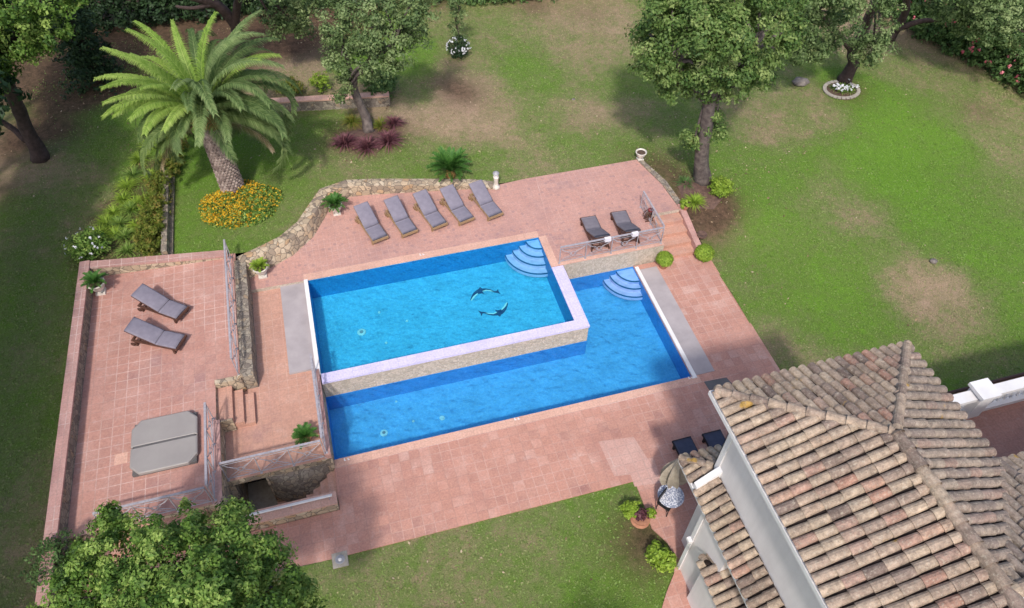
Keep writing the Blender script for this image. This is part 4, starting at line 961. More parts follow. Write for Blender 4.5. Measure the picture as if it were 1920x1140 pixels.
# palm flower bed
bc = W(453, 385, .5); bc.x = -4.35; bc.y = 25.95
t = thing('flower_bed', 'round mound of yellow and orange flowers around the palm foot', 'flower bed', (bc.x, bc.y, .45)); t['kind'] = 'stuff'
rg = np.random.default_rng(4); n = 9000; a = rg.random(n)*2*PI; rr = np.sqrt(rg.random(n))*1.72
hh = .55*(1-(rr/1.78)**2)+.1*np.sin(a*5+rr*4)+rg.normal(0, .03, n)
P = np.stack([np.cos(a)*rr*1.0, np.sin(a)*rr*.85, hh], 1)
o = leaf_quads('foliage', P, rg.normal(0, .5, (n, 3))+np.array([0, 0, 1]), rg.random(n)*.8+.1, M['leaf_lush'], t, .11, .6, rg); o['kind'] = 'stuff'
k = (rg.random(n) < .38) & ((P[:, 0]-P[:, 1]*.5 < .55) | (rg.random(n) < .3)); Pf = P[k]+np.array([0, 0, .05]); 
o = leaf_quads('blossoms', Pf, rg.normal(0, .4, (len(Pf), 3))+np.array([0, 0, 1]), rg.random(len(Pf)), M['pet_yel'], t, .07, .9, rg); o['kind'] = 'stuff'
m = MB(); m.lathe((0, 0, -.1), [(1.5, 0), (1.3, .12), (.9, .25), (.01, .35)], 24); m.build('soil', M['soil'], t)
# ring bed under far oak
p = W(1577, 170, -.25); t = thing('ring_bed', 'round stone-edged bed of white flowers under the far right tree', 'flower bed', p)
m = MB()
for k in range(26):
    a = 2*PI*k/26; m.obox((math.cos(a)*.9, math.sin(a)*.75, .07), (.09*math.cos(a), .09*math.sin(a), 0), (-.09*math.sin(a), .09*math.cos(a), 0), (0, 0, .03))
m.build('stone_edge', M['concrete'], t); m = MB(); m.lathe((0, 0, 0), [(.85, 0), (.8, .06), (.01, .1)], 20); m.build('soil', M['soil'], t)
for k, (x, y) in enumerate(((-.3, .15), (.15, .2), (.45, .0), (-.1, -.25), (.3, -.3))): blades('leaves', (x, y, .1), 60, .32, 1.2, .02, M['leaf_lush'], t, 40+k)
rg = np.random.default_rng(8); n = 46; P = np.stack([rg.uniform(-.6, .7, n), rg.uniform(-.5, .35, n), rg.uniform(.25, .4, n)], 1); P = np.repeat(P, 3, 0)+rg.normal(0, .02, (n*3, 3))
leaf_quads('blossoms', P, rg.normal(0, .4, (n*3, 3))+np.array([0, 0, 1]), rg.random(n*3), M['pet_white'], t, .1, .9, rg)
# white flowering shrub
rnd(860, 108, .15, .62, 1.1, M['leaf_dark'], 11, 'flowering_shrub', 'dark shrub dotted with white flowers standing alone in the far lawn', leaf=.09, clump=.16, flowers=M['pet_white'], nf=70)
tree('slender_tree', 'thin upright sapling rising just behind the white flowering shrub', 'tree', [([(858, 85, .2), (857, 50, 1.3), (855, 10, 2.5)], .05, .02)], blob_px([(856, 50, 1.5, 14), (858, 25, 2.2, 16), (853, 0, 3, 16), (862, 70, .9, 12)]), M['leaf_grey'], M['bark_dk'], 77, leaf=.09, clump=.2)
# purple grasses
for k, (px, py, r, lb) in enumerate(((648, 272, .62, 'purple fountain grass furthest from the cork oak trunk, on the palm side'), (689, 278, .6, 'purple fountain grass directly below the cork oak trunk'), (729, 268, .62, 'purple fountain grass to the pool side of the cork oak, near one'), (738, 235, .5, 'purple fountain grass set back beside the end of the garden wall'))):
    tuft(px, py, .4, 230, r*1.5, 1.5, .03, M['leaf_purple'], 60+k, lb, 'purple_grass', 'ornamental grass', 'purple grasses around the cork oak', 1.0)
for k, (px, py, lb) in enumerate(((660, 230, 'yellowish grass clump behind the purple grasses on the palm side'), (715, 238, 'olive grass clump between cork oak trunk and set back purple grass'))):
    tuft(px, py, .4, 120, .7, 1.4, .026, M['leaf_red'], 70+k, lb, 'grass_clump', 'ornamental grass')
rnd(603, 165, .6, .5, .8, M['leaf_lime'], 14, 'round_bush', 'bright lime bush behind the low garden wall', leaf=.09, clump=.16)
rnd(715, 175, .5, .8, 1.2, M['leaf_hedge'], 15, 'round_bush', 'dark green bush behind the garden wall, right of the cork oak trunk', leaf=.1, clump=.2, lobes=4)
rnd(545, 170, .6, .6, .6, M['leaf_red'], 16, 'low_bush', 'olive straggly bush behind the garden wall near the palm fronds', leaf=.09, clump=.2, lobes=4)
# bed left of the palm: leafy clumps, russet hedge, blue flowering shrub
bedspots = [(300, 250), (280, 275), (262, 300), (250, 330), (240, 350), (232, 375), (245, 395), (215, 400), (200, 420), (225, 420), (255, 385), (190, 440), (235, 445), (275, 380), (330, 240), (310, 300), (215, 440), (258, 425), (240, 470), (285, 330)]
bedlab = []
for px, py in bedspots:
    row = 'far end' if py < 310 else ('middle' if py < 400 else 'parapet end')
    bedlab.append('strappy green plant at the %s of the bed left of the palm' % row)
for k, (px, py) in enumerate(bedspots):
    tuft(px, py, .55, 130 if k < 14 else 110, .62 if k < 14 else .52, 1.15, .018, M['leaf_lime'] if k % 3 else M['leaf_lush'], 100+k, bedlab[k], 'leafy_tuft', 'plant', 'strappy plants in the bed left of the palm, '+('far' if py < 310 else ('middle' if py < 400 else 'near')))
tree_hedge = [(W(x, y, .95), r) for x, y, r in ((330, 270, .5), (322, 295, .5), (312, 318, .5), (302, 340, .55), (294, 364, .55), (290, 388, .58), (285, 412, .6), (280, 436, .6), (276, 458, .55))]
t = thing('low_hedge', 'low olive and russet hedge snaking through the bed left of the palm', 'hedge', (tree_hedge[4][0].x, tree_hedge[4][0].y, .5))
crown_mesh('foliage', [(tuple(c-t.location), r) for c, r in tree_hedge], M['leaf_red'], t, leaf=.08, clump=.15, seed=31, flat=.8)
rnd(172, 476, .55, .75, 1.1, M['leaf_lush'], 17, 'flowering_shrub', 'loose bright green shrub with pale blue flowers at the parapet corner', leaf=.1, clump=.2, lobes=5, flowers=M['pet_white'], nf=20, per=16)
rnd(1238, 1052, -.9, .42, .75, M['leaf_lime'], 18, 'round_bush', 'leafy yellow green bush at the lawn edge beside the house path', leaf=.1, clump=.14, lobes=3)
p = W(1200, 975, -.87); t = thing('planter', 'round clay planter with red plants and trailing leaves at the lawn corner', 'planter', p)
m = MB(); m.lathe((0, 0, 0), [(.28, 0), (.32, .04), (.24, .08), (.27, .24), (.3, .27), (.26, .27), (.01, .24)], 20); m.build('pot', M['clay'], t)
crown_mesh('plants', [((.0, .05, .36), .18)], M['leaf_purple'], t, leaf=.08, clump=.1, seed=3); crown_mesh('trailing_leaves', [((-.32, .3, .35), .24), ((.3, .0, .35), .16), ((-.1, .35, .35), .2)], M['leaf_lime'], t, leaf=.09, clump=.1, seed=4)
# odd stones
def rock(px, py, z, r, lb, name='boulder'):
    rg = random.Random(px); p = W(px, py, z); m = MB(); seg = 9
    m.lathe((0, 0, 0), [(r*.9, -.05), (r, r*.25), (r*.7, r*.55), (r*.1, r*.65)], seg)
    m.v = [(x*(1+rg.uniform(-.25, .25))*1.3, y*(1+rg.uniform(-.25, .25)), zz*(1+rg.uniform(-.2, .2))) for x, y, zz in m.v]
    o = m.build(name, M['rock'], None, True); o.location = p; tag(o, lb, 'rock')
rock(1500, 155, -.15, .35, 'grey boulder lying in the grass between the two right hand trees')
rock(1750, 490, -.7, .13, 'small dark stone on the bare patch of the right lawn', 'stone')
rock(1075, 187, -.05, .09, 'small pale stone in the dry lawn, left of the big oak shadow', 'stone')

# ------------------------------------------------------------------ palm
pb = W(442, 366, .5); ph = Vector((pb.x-.12, pb.y+.2, 4.25))
t = thing('palm_tree', 'tall feathery date palm leaning over the yellow flower bed', 'palm tree', pb)
m = MB(); K = 30; seg = 18
for j in range(K):
    f = j/K; c = (ph-pb)*f; r = .46-.06*f+.05*max(0, f-.8)*5
    for k in range(seg):
        a = 2*PI*(k+.5*(j % 2))/seg; d = Vector((math.cos(a), math.sin(a), 0)); s = Vector((-d.y, d.x, 0)); hgt = 3.75/K
        w = r*PI/seg*1.0; b = c+d*r
        m.add([b-s*w, b+Vector((0, 0, -hgt*.8))+d*.0, b+s*w, b+Vector((0, 0, hgt*.9))-d*.02, b+d*.075+Vector((0, 0, hgt*.25))], [(0, 1, 4), (1, 2, 4), (2, 3, 4), (3, 0, 4)], random.random())
m.tube([Vector((0, 0, -.2)), (ph-pb)*.5, (ph-pb)], [.46, .43, .43], 18)
N = NT('palm_trunk', .9, .2); c = N.ramp(N.attr('tone'), [(0, (.18, .14, .125, 1)), (.5, (.31, .25, .22, 1)), (1, (.44, .36, .32, 1))]); N.col(N.mix(N.math('MULTIPLY', N.noise(9), .5), c, (.10, .05, .05, 1))); M['palmtrunk'] = N.m
m.build('trunk', M['palmtrunk'], t)
m = MB(); c = ph-pb
m.tube([c+Vector((0, 0, -.25)), c+Vector((0, 0, .1)), c+Vector((0, 0, .5)), c+Vector((0, 0, .8))], [.46, .6, .5, .2], 14, True, .15)
for k in range(40):
    a = random.uniform(0, 2*PI); e = random.uniform(-.5, .6); d = Vector((math.cos(a)*math.cos(e), math.sin(a)*math.cos(e), math.sin(e)))
    m.tube([c+Vector((0, 0, .1))+d*.4, c+Vector((0, 0, .15))+d*.75], [.045, .02], 4)
m.build('heart', M['palmheart'], t)
rgp = random.Random(5); nf = 118
for k in range(nf):
    f = k/nf; a = k*2.39996+rgp.uniform(-.25, .25)
    near = max(0, -math.sin(a)); L0 = 1.0
    el = 1.42-1.4*f**.85+rgp.uniform(-.15, .15); L = 4.45*(.8+.26*rgp.random())
    if near > .45 and f > .5: continue
    if near > .2 and f > .8 and rgp.random() < .5: continue
    if near > .5 and f > .3: L *= .8; el += .15
    dr = 1.6+1.1*f+rgp.uniform(-.35, .45)
    left = max(0, -math.cos(a)); L *= 1-.16*left
    young = f < .42 and (rgp.random() < .25+.75*left)
    frond('frond', (c.x+math.cos(a)*.2, c.y+math.sin(a)*.2, c.z+.45-.5*f), a, el, L, dr if not young else 1.0+f*1.2, .46, 96, M['leaf_palm_y'] if young else M['leaf_palm'], t, 500+k, tmin=.05+.3*rgp.random(), vee=.05+.3*rgp.random(), sag=.5, wind=(-.1, .05))

for k in range(7):
    a = k*.55-.1+rgp.uniform(-.2, .2)
    frond('dead_frond', (c.x+math.cos(a)*.3, c.y+math.sin(a)*.3, c.z-.05), a, -.35+rgp.uniform(-.2, .1), 2.4*rgp.uniform(.8, 1.1), 1.0, .34, 50, M['litter'], t, 900+k, tmin=.2, vee=.0, sag=.6)
# ------------------------------------------------------------------ trees
tree('oak_tree', 'big oak with dense crown standing beside the upper terrace corner', 'tree',
     [([(1320, 342, -.15), (1314, 300, 1.1), (1322, 250, 2.6), (1330, 200, 4.0), (1345, 150, 5.4)], .36, .24), ([(1330, 200, 4.0), (1300, 160, 5.2), (1265, 120, 6.2)], .17, .1), ([(1330, 200, 4.0), (1380, 150, 5.4), (1410, 100, 6.6)], .17, .1)],
     blob_px([(1245, 70, 7.0, 56), (1320, 20, 8.6, 60), (1400, 40, 8.0, 60), (1300, 120, 6.4, 62), (1385, 125, 6.2, 52), (1228, 125, 5.6, 40), (1340, -60, 9.3, 70), (1440, 20, 7.6, 42), (1452, 90, 6.2, 36), (1340, 70, 7.8, 60), (1260, 20, 8.3, 50), (1250, -40, 9, 55), (1430, -40, 9, 55), (1478, 55, 6.6, 34), (1470, 5, 7.2, 40), (1345, 165, 5.0, 34), (1420, 130, 5.6, 36), (1270, 165, 5.0, 32), (1215, 60, 6.4, 30), (1336, 212, 3.6, 20), (1310, 255, 2.4, 22), (1345, 240, 2.7, 22), (1300, 270, 2.0, 13), (1325, 232, 2.9, 20)]),
     M['leaf_oak'], M['bark'], 101, leaf=.13, clump=.40, per=105, dens=.85)
tree('cork_oak', 'leaning cork oak with grey green crown above the purple grasses', 'tree',
     [([(692, 248, .35), (684, 215, 1.1), (668, 180, 2.1), (664, 150, 3.0), (690, 118, 4.0)], .24, .15), ([(664, 150, 3.0), (650, 110, 4.0), (640, 70, 5.0)], .11, .07), ([(690, 118, 4.0), (740, 80, 5.2)], .12, .06)],
     blob_px([(635, 55, 5.6, 38), (690, 50, 6.0, 42), (745, 55, 5.8, 42), (690, 105, 4.6, 38), (640, 105, 4.5, 32), (740, 105, 4.6, 32), (785, 25, 6.6, 32), (655, 150, 3.2, 24), (650, 20, 6.6, 32), (720, 10, 7.0, 40), (780, 70, 5.2, 28), (790, -20, 7.4, 35), (700, 140, 3.5, 20), (640, 178, 2.4, 14)]),
     M['leaf_grey'], M['bark'], 102, leaf=.12, clump=.38, per=75, dens=.8)
tree('cork_oak', 'forked old tree at the top edge behind the palm fronds', 'tree',
     [([(452, 108, .5), (445, 75, 1.5), (440, 45, 2.5), (405, 8, 3.7), (350, -10, 4.5)], .38, .2), ([(440, 45, 2.5), (446, 0, 4.0), (450, -60, 6)], .22, .15), ([(405, 8, 3.7), (360, 15, 3.9), (330, 12, 4)], .12, .06)],
     blob_px([(530, 20, 4.2, 38), (570, 5, 5, 38), (560, 50, 3.3, 28), (520, 55, 3.3, 24), (600, -25, 6, 40), (430, -80, 8, 60), (350, -60, 7, 60), (500, -50, 7, 50)]),
     M['leaf_grey'], M['bark_dk'], 103, leaf=.13, clump=.38, per=60, dens=.8)
tree('shade_tree', 'bright leaved tree with slanting dark trunk at the far left corner', 'tree',
     [([(78, 298, .45), (50, 240, 2.0), (20, 170, 4.0), (-5, 110, 5.6)], .34, .22), ([(50, 262, 1.5), (10, 232, 2.0), (-25, 215, 2.6)], .16, .08)],
     blob_px([(25, 70, 6.6, 52), (85, 50, 6.8, 42), (5, 10, 8, 60), (85, -10, 8, 50), (8, 130, 5.4, 22), (55, 95, 5.8, 30), (-40, 50, 7, 60), (-50, 140, 5.5, 60), (-60, -30, 8, 70), (130, -30, 8, 40)]),
     M['leaf_lush'], M['bark_dk'], 104, leaf=.13, clump=.36, per=60, dens=.8)
tree('bent_oak', 'bent oak rising from the round bed of white flowers', 'tree',
     [([(1582, 152, -.25), (1600, 120, .8), (1598, 95, 1.5), (1622, 55, 2.7), (1640, 0, 4.3)], .34, .18), ([(1598, 95, 1.5), (1560, 50, 2.9), (1530, 20, 4.0)], .16, .1)],
     blob_px([(1500, 60, 4.2, 42), (1540, 15, 5.4, 48), (1590, 40, 4.4, 36), (1635, 95, 2.6, 34), (1650, 60, 3.6, 26), (1492, 95, 3.2, 24), (1530, 85, 3.3, 32), (1600, -30, 7, 60), (1510, -40, 7, 60), (1655, 10, 5, 24), (1560, 75, 3.2, 28), (1610, 80, 2.7, 20)]),
     M['leaf_grey'], M['bark_dk'], 105, leaf=.13, clump=.4, per=75, dens=.8)
tree('forked_tree', 'forked tree overhanging the flowering hedge at the top right corner', 'tree',
     [([(1668, 72, .0), (1688, 45, .9), (1700, 5, 2.4), (1695, -60, 4.6)], .26, .16), ([(1680, 55, .6), (1725, 40, 1.3), (1765, 35, 1.7), (1800, 10, 2.8)], .18, .08)],
     blob_px([(1785, 10, 3.8, 38), (1830, 25, 3.6, 42), (1880, 20, 4.2, 45), (1705, -25, 5.4, 38), (1850, -40, 6, 60), (1780, -50, 6, 50), (1920, 60, 3.6, 40), (1745, -5, 4, 24), (1850, 60, 3, 24), (1800, 45, 2.8, 20)]),
     M['leaf_grey'], M['bark_dk'], 106, leaf=.13, clump=.4, per=75, dens=.8)
tb = Vector((-5.2, 7.4, -.9))
tree('leafy_tree', 'large bright green tree in the foreground covering the stair corner', 'tree',
     [([tb, tb+Vector((.1, .1, 1.4)), tb+Vector((-.1, .2, 2.8)), tb+Vector((.2, .2, 4))], .3, .18)],
     blob_px([(330, 1060, 5.4, 92), (230, 1040, 4.8, 70), (440, 1050, 5.2, 80), (510, 1100, 4.4, 66), (150, 1120, 3.8, 62), (250, 1135, 5.2, 85), (380, 1140, 6, 95), (560, 1145, 3.8, 44), (110, 1175, 3.6, 60), (345, 990, 4.3, 42), (212, 985, 4.2, 36), (440, 985, 4.2, 38), (280, 1220, 6, 100), (450, 1210, 5.6, 90), (160, 1050, 3.6, 32), (205, 962, 4.4, 18), (445, 960, 4.3, 18), (500, 1035, 3.9, 36), (570, 1105, 3.5, 24)]),
     M['leaf_lush'], M['bark'], 107, leaf=.09, clump=.26, per=120, dens=.8)
rnd(140, 1080, .0, .8, 1.9, M['leaf_hedge'], 19, 'garden_shrub', 'bluish green shrub squeezed between parapet end and foreground tree', leaf=.08, clump=.2, lobes=4)
# cypress and hedges at the back
cb = W(188, 152, .5)
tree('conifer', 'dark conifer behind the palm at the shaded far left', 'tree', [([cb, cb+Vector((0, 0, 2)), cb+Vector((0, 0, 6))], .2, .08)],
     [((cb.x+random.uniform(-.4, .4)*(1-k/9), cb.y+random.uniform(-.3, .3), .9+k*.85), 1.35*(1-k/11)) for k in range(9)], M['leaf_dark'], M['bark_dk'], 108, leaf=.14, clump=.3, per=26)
def hedge(name, lb, a, b, h, r, mat, seed, n, fl=None, z=0.3, nfl=0):
    a = Vector(a); b = Vector(b); t = thing(name, lb, 'hedge', ((a.x+b.x)/2, (a.y+b.y)/2, 0)); rg = random.Random(seed); bl = []
    for k in range(n):
        f = k/(n-1); p = a+(b-a)*f
        for zz in np.arange(r*.7, h, r*1.1):
            bl.append(((p.x-t.location.x+rg.uniform(-.25, .25), p.y-t.location.y+rg.uniform(-.3, .3), tz(p.x, p.y)+zz+rg.uniform(-.1, .1)), r*rg.uniform(.85, 1.15)))
    crown_mesh('foliage', bl, mat, t, leaf=.17, clump=.3, seed=seed, per=18)
    if fl:
        g = np.random.default_rng(seed); P = []
        for k in range(nfl):
            c, rr = bl[g.integers(len(bl))]; u = np.array([-abs(g.normal()), -abs(g.normal())*.6, abs(g.normal())*.7]); u /= np.linalg.norm(u); q = np.array(c)+u*rr*1.05
            P += [q+g.normal(0, .04, 3) for _ in range(6)]
        P = np.array(P); leaf_quads('blossoms', P, g.normal(0, 1, P.shape)+np.array([0, -.5, .8]), g.random(len(P)), fl, t, .13, .9, g)
    return t
hedge('back_hedge', 'clipped green hedge closing the far side of the lawn', (7.2, 41.6), (23, 40.2), 2.2, .8, M['leaf_hedge'], 201, 18)
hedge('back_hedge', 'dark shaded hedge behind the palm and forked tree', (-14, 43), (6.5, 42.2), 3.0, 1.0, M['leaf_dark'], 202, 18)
hedge('flowering_hedge', 'tall hedge with pink blossoms along the right garden boundary', (33.2, 34), (36.6, 23.2), 2.6, .95, M['leaf_hedge'], 203, 14, M['pet_pink'], nfl=70)
hedge('flowering_hedge', 'green bushy hedge further behind the pink blossoms', (35.6, 34.5), (39.5, 24), 3.6, 1.1, M['leaf_hedge'], 204, 11)
# trees outside the frame whose shade falls into it
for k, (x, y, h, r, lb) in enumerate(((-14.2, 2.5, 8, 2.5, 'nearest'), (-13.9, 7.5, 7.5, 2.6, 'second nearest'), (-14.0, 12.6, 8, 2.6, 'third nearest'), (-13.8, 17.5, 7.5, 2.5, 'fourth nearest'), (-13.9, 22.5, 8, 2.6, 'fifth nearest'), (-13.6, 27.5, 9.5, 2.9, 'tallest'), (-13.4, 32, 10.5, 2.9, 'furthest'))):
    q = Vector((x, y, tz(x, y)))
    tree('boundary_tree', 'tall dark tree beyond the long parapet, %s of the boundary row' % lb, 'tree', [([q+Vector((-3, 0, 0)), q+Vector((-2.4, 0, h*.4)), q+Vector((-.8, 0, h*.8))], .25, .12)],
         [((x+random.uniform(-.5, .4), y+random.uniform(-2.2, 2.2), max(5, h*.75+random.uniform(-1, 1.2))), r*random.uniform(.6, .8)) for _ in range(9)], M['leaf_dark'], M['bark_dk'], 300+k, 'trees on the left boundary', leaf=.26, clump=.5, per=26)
for k, (x, y, h, lb) in enumerate(((2.6, .2, 7.0, 'small tree below the picture shading the near lawn'), (-1.6, 1.2, 6.5, 'small tree shading the lawn beside the foreground tree'))):
    q = Vector((x, y, -.92))
    tree('lawn_tree', lb, 'tree', [([q, q+Vector((0, 0, h*.4)), q+Vector((0, 0, h*.7))], .2, .1)],
         [((x+random.uniform(-.9, .9), y+random.uniform(-.9, .9), h*.8+random.uniform(-.6, .6)), random.uniform(.7, 1.0)) for _ in range(6)], M['leaf_lush'], M['bark'], 320+k, None, leaf=.2, clump=.4, per=14)

# ------------------------------------------------------------------ house
house = thing('house', 'white villa with hipped clay tile roof and railed balcony', 'house', (10.3, 5, -.87))
HZ = Vector(house.location)
def hp(mb, name, mat, smooth=False, par=None):
    mb.v = [(x-HZ.x, y-HZ.y, z-HZ.z) for x, y, z in mb.v]; return mb.build(name, mat, par or house, smooth)
def tiles_on(mb, O, e, s, W_, lo, hi, sp=.255, tl=.44, r=.091, grey=0):
    r *= 1.2
    """barrel tiles: columns along the up-slope unit vector s, spaced along e; lo(a), hi(a) give the run"""
    O, e, s = Vector(O), Vector(e).normalized(), Vector(s).normalized(); nrm = e.cross(s)
    if nrm.z < 0: nrm = -nrm
    n = int(W_/sp)
    for i in range(n+1):
        a = (i+.5)*sp
        if a > W_: break
        b0, b1 = lo(a), hi(a)
        if b1-b0 < .05: continue
        b = b0; jx = random.uniform(-.008, .008); first = True
        while b < b1-.03:
            L = min(tl+.05, b1-b+.02); tone = random.random(); tone = tone if random.random() < .6 else min(1, .35+.25*random.random())
            jj = jx+random.uniform(-.014, .014); r0 = r*1.1; r1 = r*.92; lift = .018 if not first else .018
            vs = []
            for (bb, rr, z0) in ((b, r0, .022), (b+L, r1, .0)):
                for k in range(7):
                    th = PI*k/6; vs.append(O+e*(a+jj+math.cos(th)*rr)+s*(bb-(.04 if bb == b and first else 0))+nrm*(math.sin(th)*rr*.95+z0+lift))
            for k in range(7):
                th = PI*k/6; vs.append(O+e*(a+jj+math.cos(th)*r0*.82)+s*(b-(.04 if first else 0))+nrm*(math.sin(th)*r0*.75+.022+lift))
            mb.add(vs, [(k, k+1, 8+k, 7+k) for k in range(6)]+[(k, 14+k, 15+k, k+1) for k in range(6)], tone)
            b += tl; first = False
def pan_sheet(P, mat, name='roof_pan', th=.06):
    m = MB(); n = len(P); P = [Vector(p) for p in P]; d = Vector((0, 0, -th))
    m.add(P+[p+d for p in P], [tuple(range(n)), tuple(reversed(range(n, 2*n)))]+[(i, (i+1) % n, n+(i+1) % n, n+i) for i in range(n)]); return hp(m, name, mat)
def ridge_tiles(mb, a, b, r=.115, tl=.42):
    a, b = Vector(a), Vector(b); d = (b-a); L = d.length; d.normalize(); sd = Vector((-d.y, d.x, 0)).normalized(); up = sd.cross(d)
    if up.z < 0: up = -up
    x = 0
    while x < L:
        l = min(tl+.06, L-x); vs = []
        for (q, rr, z0) in ((x, r*1.1, .035), (x+l, r*.9, .0)):
            for k in range(9):
                th = PI*k/8*1.16-.25; vs.append(a+d*q+sd*math.cos(th)*rr+up*(math.sin(th)*rr+z0+.03)+sd*random.uniform(-.004, .004))
        mb.add(vs, [(k, k+1, 10+k, 9+k) for k in range(8)], .12+.5*random.random()); x += tl
EZ, RZ_ = 7.0, 8.2
Xl, Xr, Yn, RX, PY = 7.62, 13.0, 8.38, 10.31, 5.72; WY = 4.9; Yb = -4
rise = RZ_-EZ
A = Vector((Xl, Yn, EZ)); B = Vector((Xr, Yn, EZ)); Pk = Vector((RX, PY, RZ_)); V1 = Vector((Xr, WY, EZ)); V2 = Vector((RX, WY-(Xr-RX), RZ_))
pan_sheet([(Xl, Yb, EZ), A, Pk, (RX, Yb, RZ_)][::-1], M['pan'])
pan_sheet([A, B, Pk][::-1], M['pan'])
pan_sheet([B, V1, V2, Pk][::-1], M['pan'])
pan_sheet([V1, (26, WY, EZ), (26, V2.y, RZ_), V2][::-1], M['pan'])
wl = RX-Xl; sl_ = math.hypot(wl, rise); 
m = MB()   # west slope: columns go up +x, spaced along -y from the corner
tiles_on(m, A, (0, -1, 0), (wl, 0, rise), Yn-Yb, lambda a: 0, lambda a: sl_*min(1, a/(Yn-PY)))
wn = Yn-PY; sn = math.hypot(wn, rise)
def hi_n(a):
    return sn*min(a/(RX-Xl), (Xr-Xl-a)/(Xr-RX), 1)
tiles_on(m, A, (1, 0, 0), (0, -wn, rise), Xr-Xl, lambda a: 0, hi_n)
mroof = hp(m, 'roof', M['roof'])
m = MB()
we = Xr-RX; se = math.hypot(we, rise)
tiles_on(m, B, (0, -1, 0), (-we, 0, rise), Yn-V2.y, lambda a: 0 if a < Yn-WY else se*(a-(Yn-WY))/we, lambda a: se*min(1, a/(Yn-PY)))
tiles_on(m, V1, (1, 0, 0), (0, -(WY-V2.y), rise), 13, lambda a: 0, lambda a: math.hypot(WY-V2.y, rise))
# wing columns left of the valley mouth
tiles_on(m, (RX, V1.y, EZ), (1, 0, 0), (0, -(WY-V2.y), rise), Xr-RX, lambda a: math.hypot(WY-V2.y, rise)*(1-a/(Xr-RX))+.1, lambda a: math.hypot(WY-V2.y, rise))
hp(m, 'weathered_roof', M['roof_grey'])
m = MB()
ridge_tiles(m, A+Vector((.05, -.05, .02)), Pk); ridge_tiles(m, B+Vector((-.05, -.05, .02)), Pk); ridge_tiles(m, (RX, Yb, RZ_), Pk, .15); ridge_tiles(m, (26, V2.y, RZ_), V2, .15)
m.lathe((B.x-.02, B.y-.02, EZ), [(.1, .05), (.11, .14), (.06, .2), (.01, .22)], 10)
hp(m, 'ridge_tiles', M['roof'], False, mroof)
# fascia / gutter
m = MB(); m.box(Xl-.07, Yb, EZ-.17, Xl-.005, Yn+.07, EZ-.03); m.box(Xl-.005, Yn+.005, EZ-.17, Xr+.07, Yn+.07, EZ-.03); m.box(Xr+.005, WY, EZ-.17, Xr+.07, Yn+.005, EZ-.03)
hp(m, 'fascia', M['white'])
m = MB(); m.box(Xl, Yb, EZ-.14, Xr, Yn, EZ-.07); m.box(Xr, Yb, EZ-.14, 26, WY, EZ-.07); hp(m, 'soffit', M['white'])
WX, WYn = 8.14, 7.85
m = MB(); m.box(WX, Yb, -.87, 12.6, WYn, EZ-.141); m.box(12.6, Yb, -.87, 26, 4.5, EZ-.142); hp(m, 'wall', M['wall'])
m = MB(); m.box(WX-.03, WYn-.16, 3.9, WX-.002, WYn+.03, EZ-.2); m.box(WX-.03, WYn+.002, 3.9, WX+.18, WYn+.03, EZ-.2); hp(m, 'corner_trim', M['white'])
# lean-to round the corner
LX, LZ0, LZ1, LY = 7.58, 3.42, 3.95, 8.55
fin = 7.62
m = MB(); lw = math.hypot(WX-LX, LZ1-LZ0)
pan_sheet([(LX, Yb, LZ0), (LX, fin, LZ0), (WX, fin, LZ1), (WX, Yb, LZ1)][::-1], M['pan'])
tiles_on(m, (LX, fin, LZ0), (0, -1, 0), (WX-LX, 0, LZ1-LZ0), fin-Yb, lambda a: 0, lambda a: lw)
hp(m, 'lower_roof', M['roof_warm']); m = MB()
pan_sheet([(LX, LY, LZ0), (9.6, LY, LZ0), (9.6, WYn, LZ1), (WX, WYn, LZ1)][::-1], M['pan'])
pan_sheet([(LX, fin, LZ0), (LX, LY, LZ0), (WX, WYn, LZ1), (WX, fin, LZ1)][::-1], M['pan'])
tiles_on(m, (LX, LY, LZ0), (0, -1, 0), (WX-LX, 0, LZ1-LZ0), LY-fin-.05, lambda a: 0, lambda a: lw*min(1, a/(LY-WYn)))
tiles_on(m, (LX, LY, LZ0), (1, 0, 0), (0, -(LY-WYn), LZ1-LZ0), 1.5, lambda a: 0, lambda a: math.hypot(LY-WYn, LZ1-LZ0)*min(1, a/(WX-LX)))
hp(m, 'corner_roof', M['roof_warm'])
m = MB(); ridge_tiles(m, (LX, LY, LZ0), (WX, WYn, LZ1), .1); hp(m, 'lower_ridge', M['roof_warm'])
m = MB(); m.prism([(LX-.04, fin-.09), (WX+.0, fin-.09), (WX+.0, fin+.09), (LX-.04, fin+.09)], LZ0-.1, [LZ0+.22, LZ1+.32, LZ1+.32, LZ0+.22]); hp(m, 'roof_divider', M['white'])
m = MB(); m.box(LX-.06, Yb, LZ0-.15, LX-.005, LY+.04, LZ0+.0); m.box(LX-.005, LY+.003, LZ0-.15, 9.6, LY+.04, LZ0+.0); hp(m, 'lower_fascia', M['white'])
m = MB(); m.box(LX, Yb, LZ0-.13, WX-.003, LY, LZ0-.08); m.box(WX-.003, WYn+.031, LZ0-.13, 9.6, LY, LZ0-.08); hp(m, 'lower_soffit', M['white'])
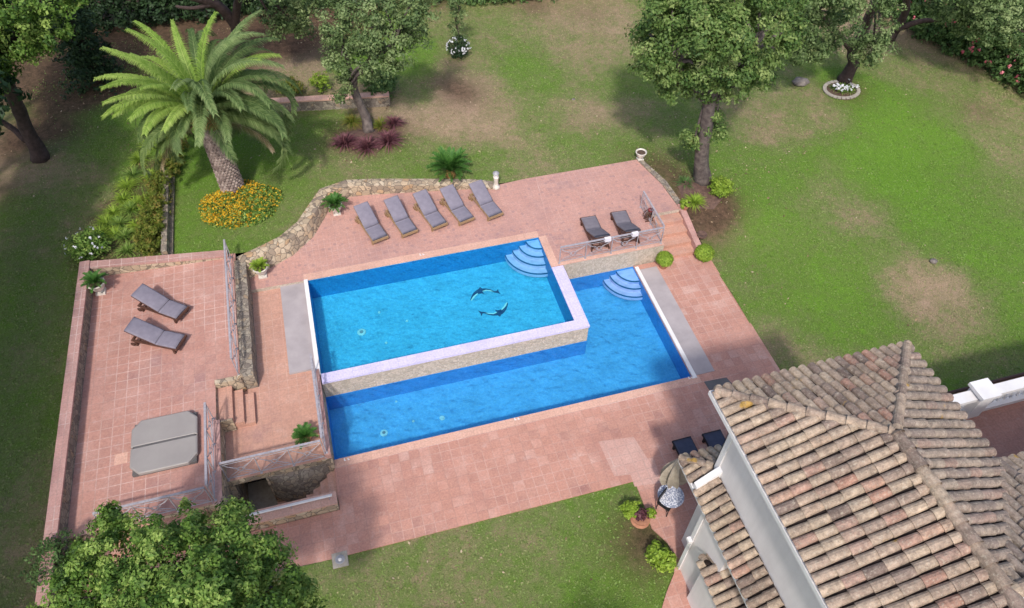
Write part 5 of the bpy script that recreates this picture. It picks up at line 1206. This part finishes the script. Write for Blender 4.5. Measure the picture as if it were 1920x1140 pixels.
# ground floor porch wall and low porch roof
m = MB(); m.box(7.72, 5.75, -.87, WX-.004, 7.15, LZ0-.131); m.box(7.70, 7.02, -.87, 7.719, 7.17, LZ0-.2); hp(m, 'porch_wall', M['wall'])
m = MB(); m.box(7.55, 6.98, 1.2, 7.69, 7.15, 1.32); m.box(7.66, 7.0, -.87, 7.699, 7.13, LZ0-.2); hp(m, 'rain_spout', M['white'])
LZ = 1.75; m = MB(); PX0, PYn = 7.42, 6.3; pr_ = 8.135
pan_sheet([(PX0, Yb, LZ), (PX0, PYn, LZ), (pr_, PYn-.78, LZ+.5), (pr_, Yb, LZ+.5)][::-1], M['pan'])
pan_sheet([(PX0, PYn, LZ), (pr_, PYn, LZ), (pr_, PYn-.78, LZ+.5)][::-1], M['pan'])
lw2 = math.hypot(pr_-PX0, .5)
tiles_on(m, (PX0, PYn, LZ), (0, -1, 0), (pr_-PX0, 0, .5), PYn-Yb, lambda a: 0, lambda a: lw2*min(1, a/.78))
tiles_on(m, (PX0, PYn, LZ), (1, 0, 0), (0, -.78, .5), pr_-PX0, lambda a: 0, lambda a: math.hypot(.78, .5)*min(1, a/(pr_-PX0)))
hp(m, 'porch_roof', M['roof'])
m = MB(); m.box(7.56, Yb, -.87, 7.7, PYn-.15, LZ-.07); hp(m, 'porch_outer_wall', M['wall'])
m = MB(); m.tube([V1+Vector((0, 0, .03)), V2+Vector((0, 0, .03))], .07, 6); hp(m, 'valley_gap_shade', M['black'])  # black strip added to draw the shaded gap along the roof valley
# furniture in the dark under the lean-to corner
p = W(1303, 912, -.4); t = thing('garden_chair', 'dark garden chair almost hidden under the lower roof corner', 'chair', (8.05, 9.0, -.87), .6)
m = MB(); m.box(-.22, -.22, .4, .22, .22, .45); m.build('seat', M['black'], t)
m = MB(); m.box(-.22, .2, .45, .22, .24, .9); m.build('backrest', M['black'], t)
for sx in (-.2, .2):
    for sy in (-.2, .2): m = MB(); m.tube([(sx, sy, 0), (sx, sy, .4)], .018, 6); m.build('leg', M['black'], t)
# balcony at the right
BZ = 2.6; bx0, bx1, by0, by1 = 12.61, 27, 4.51, 8.5
m = MB(); m.box(bx0, by0, -.87, bx1, by1, BZ-.01); bal = hp(m, 'balcony', M['wall'])
m = MB(); m.box(bx0, by0, BZ-.009, bx1, 8.0, BZ); hp(m, 'balcony_floor', M['tile_old'], False, bal)
m = MB(); m.box(bx0, 8.32, BZ-.009, bx1, 8.78, BZ+.03); hp(m, 'balcony_ledge', M['tile_old'], False, bal)
m = MB(); m.tube([(bx0, 8.86, BZ), (bx1, 8.86, BZ)], .06, 8); hp(m, 'gutter', M['dkwood'], False, bal)
m = MB(); m.box(bx0, 8.0, BZ-.008, bx1, 8.3, BZ+.16); hp(m, 'balustrade_base', M['white'], False, bal)
m = MB(); m.box(bx0, 7.98, BZ+.86, bx1, 8.32, BZ+1.0); hp(m, 'balustrade_rail', M['white'], False, bal)
xs = np.arange(bx0, bx1, .24)
for x in xs:
    if 16.75 < x < 17.5: continue
    m = MB()
    m.tube([(x, 8.15, BZ+.16), (x+.12, 8.15, BZ+.5), (x, 8.15, BZ+.86)], .026, 4); m.tube([(x+.24, 8.15, BZ+.16), (x+.12, 8.15, BZ+.5), (x+.24, 8.15, BZ+.86)], .026, 4)
    hp(m, 'baluster', M['white'], False, bal)
m = MB(); m.box(16.85, 7.9, BZ, 17.35, 8.4, BZ+1.1); m.box(16.78, 7.83, BZ+1.101, 17.42, 8.47, BZ+1.22); hp(m, 'balustrade_pillar', M['white'], False, bal)
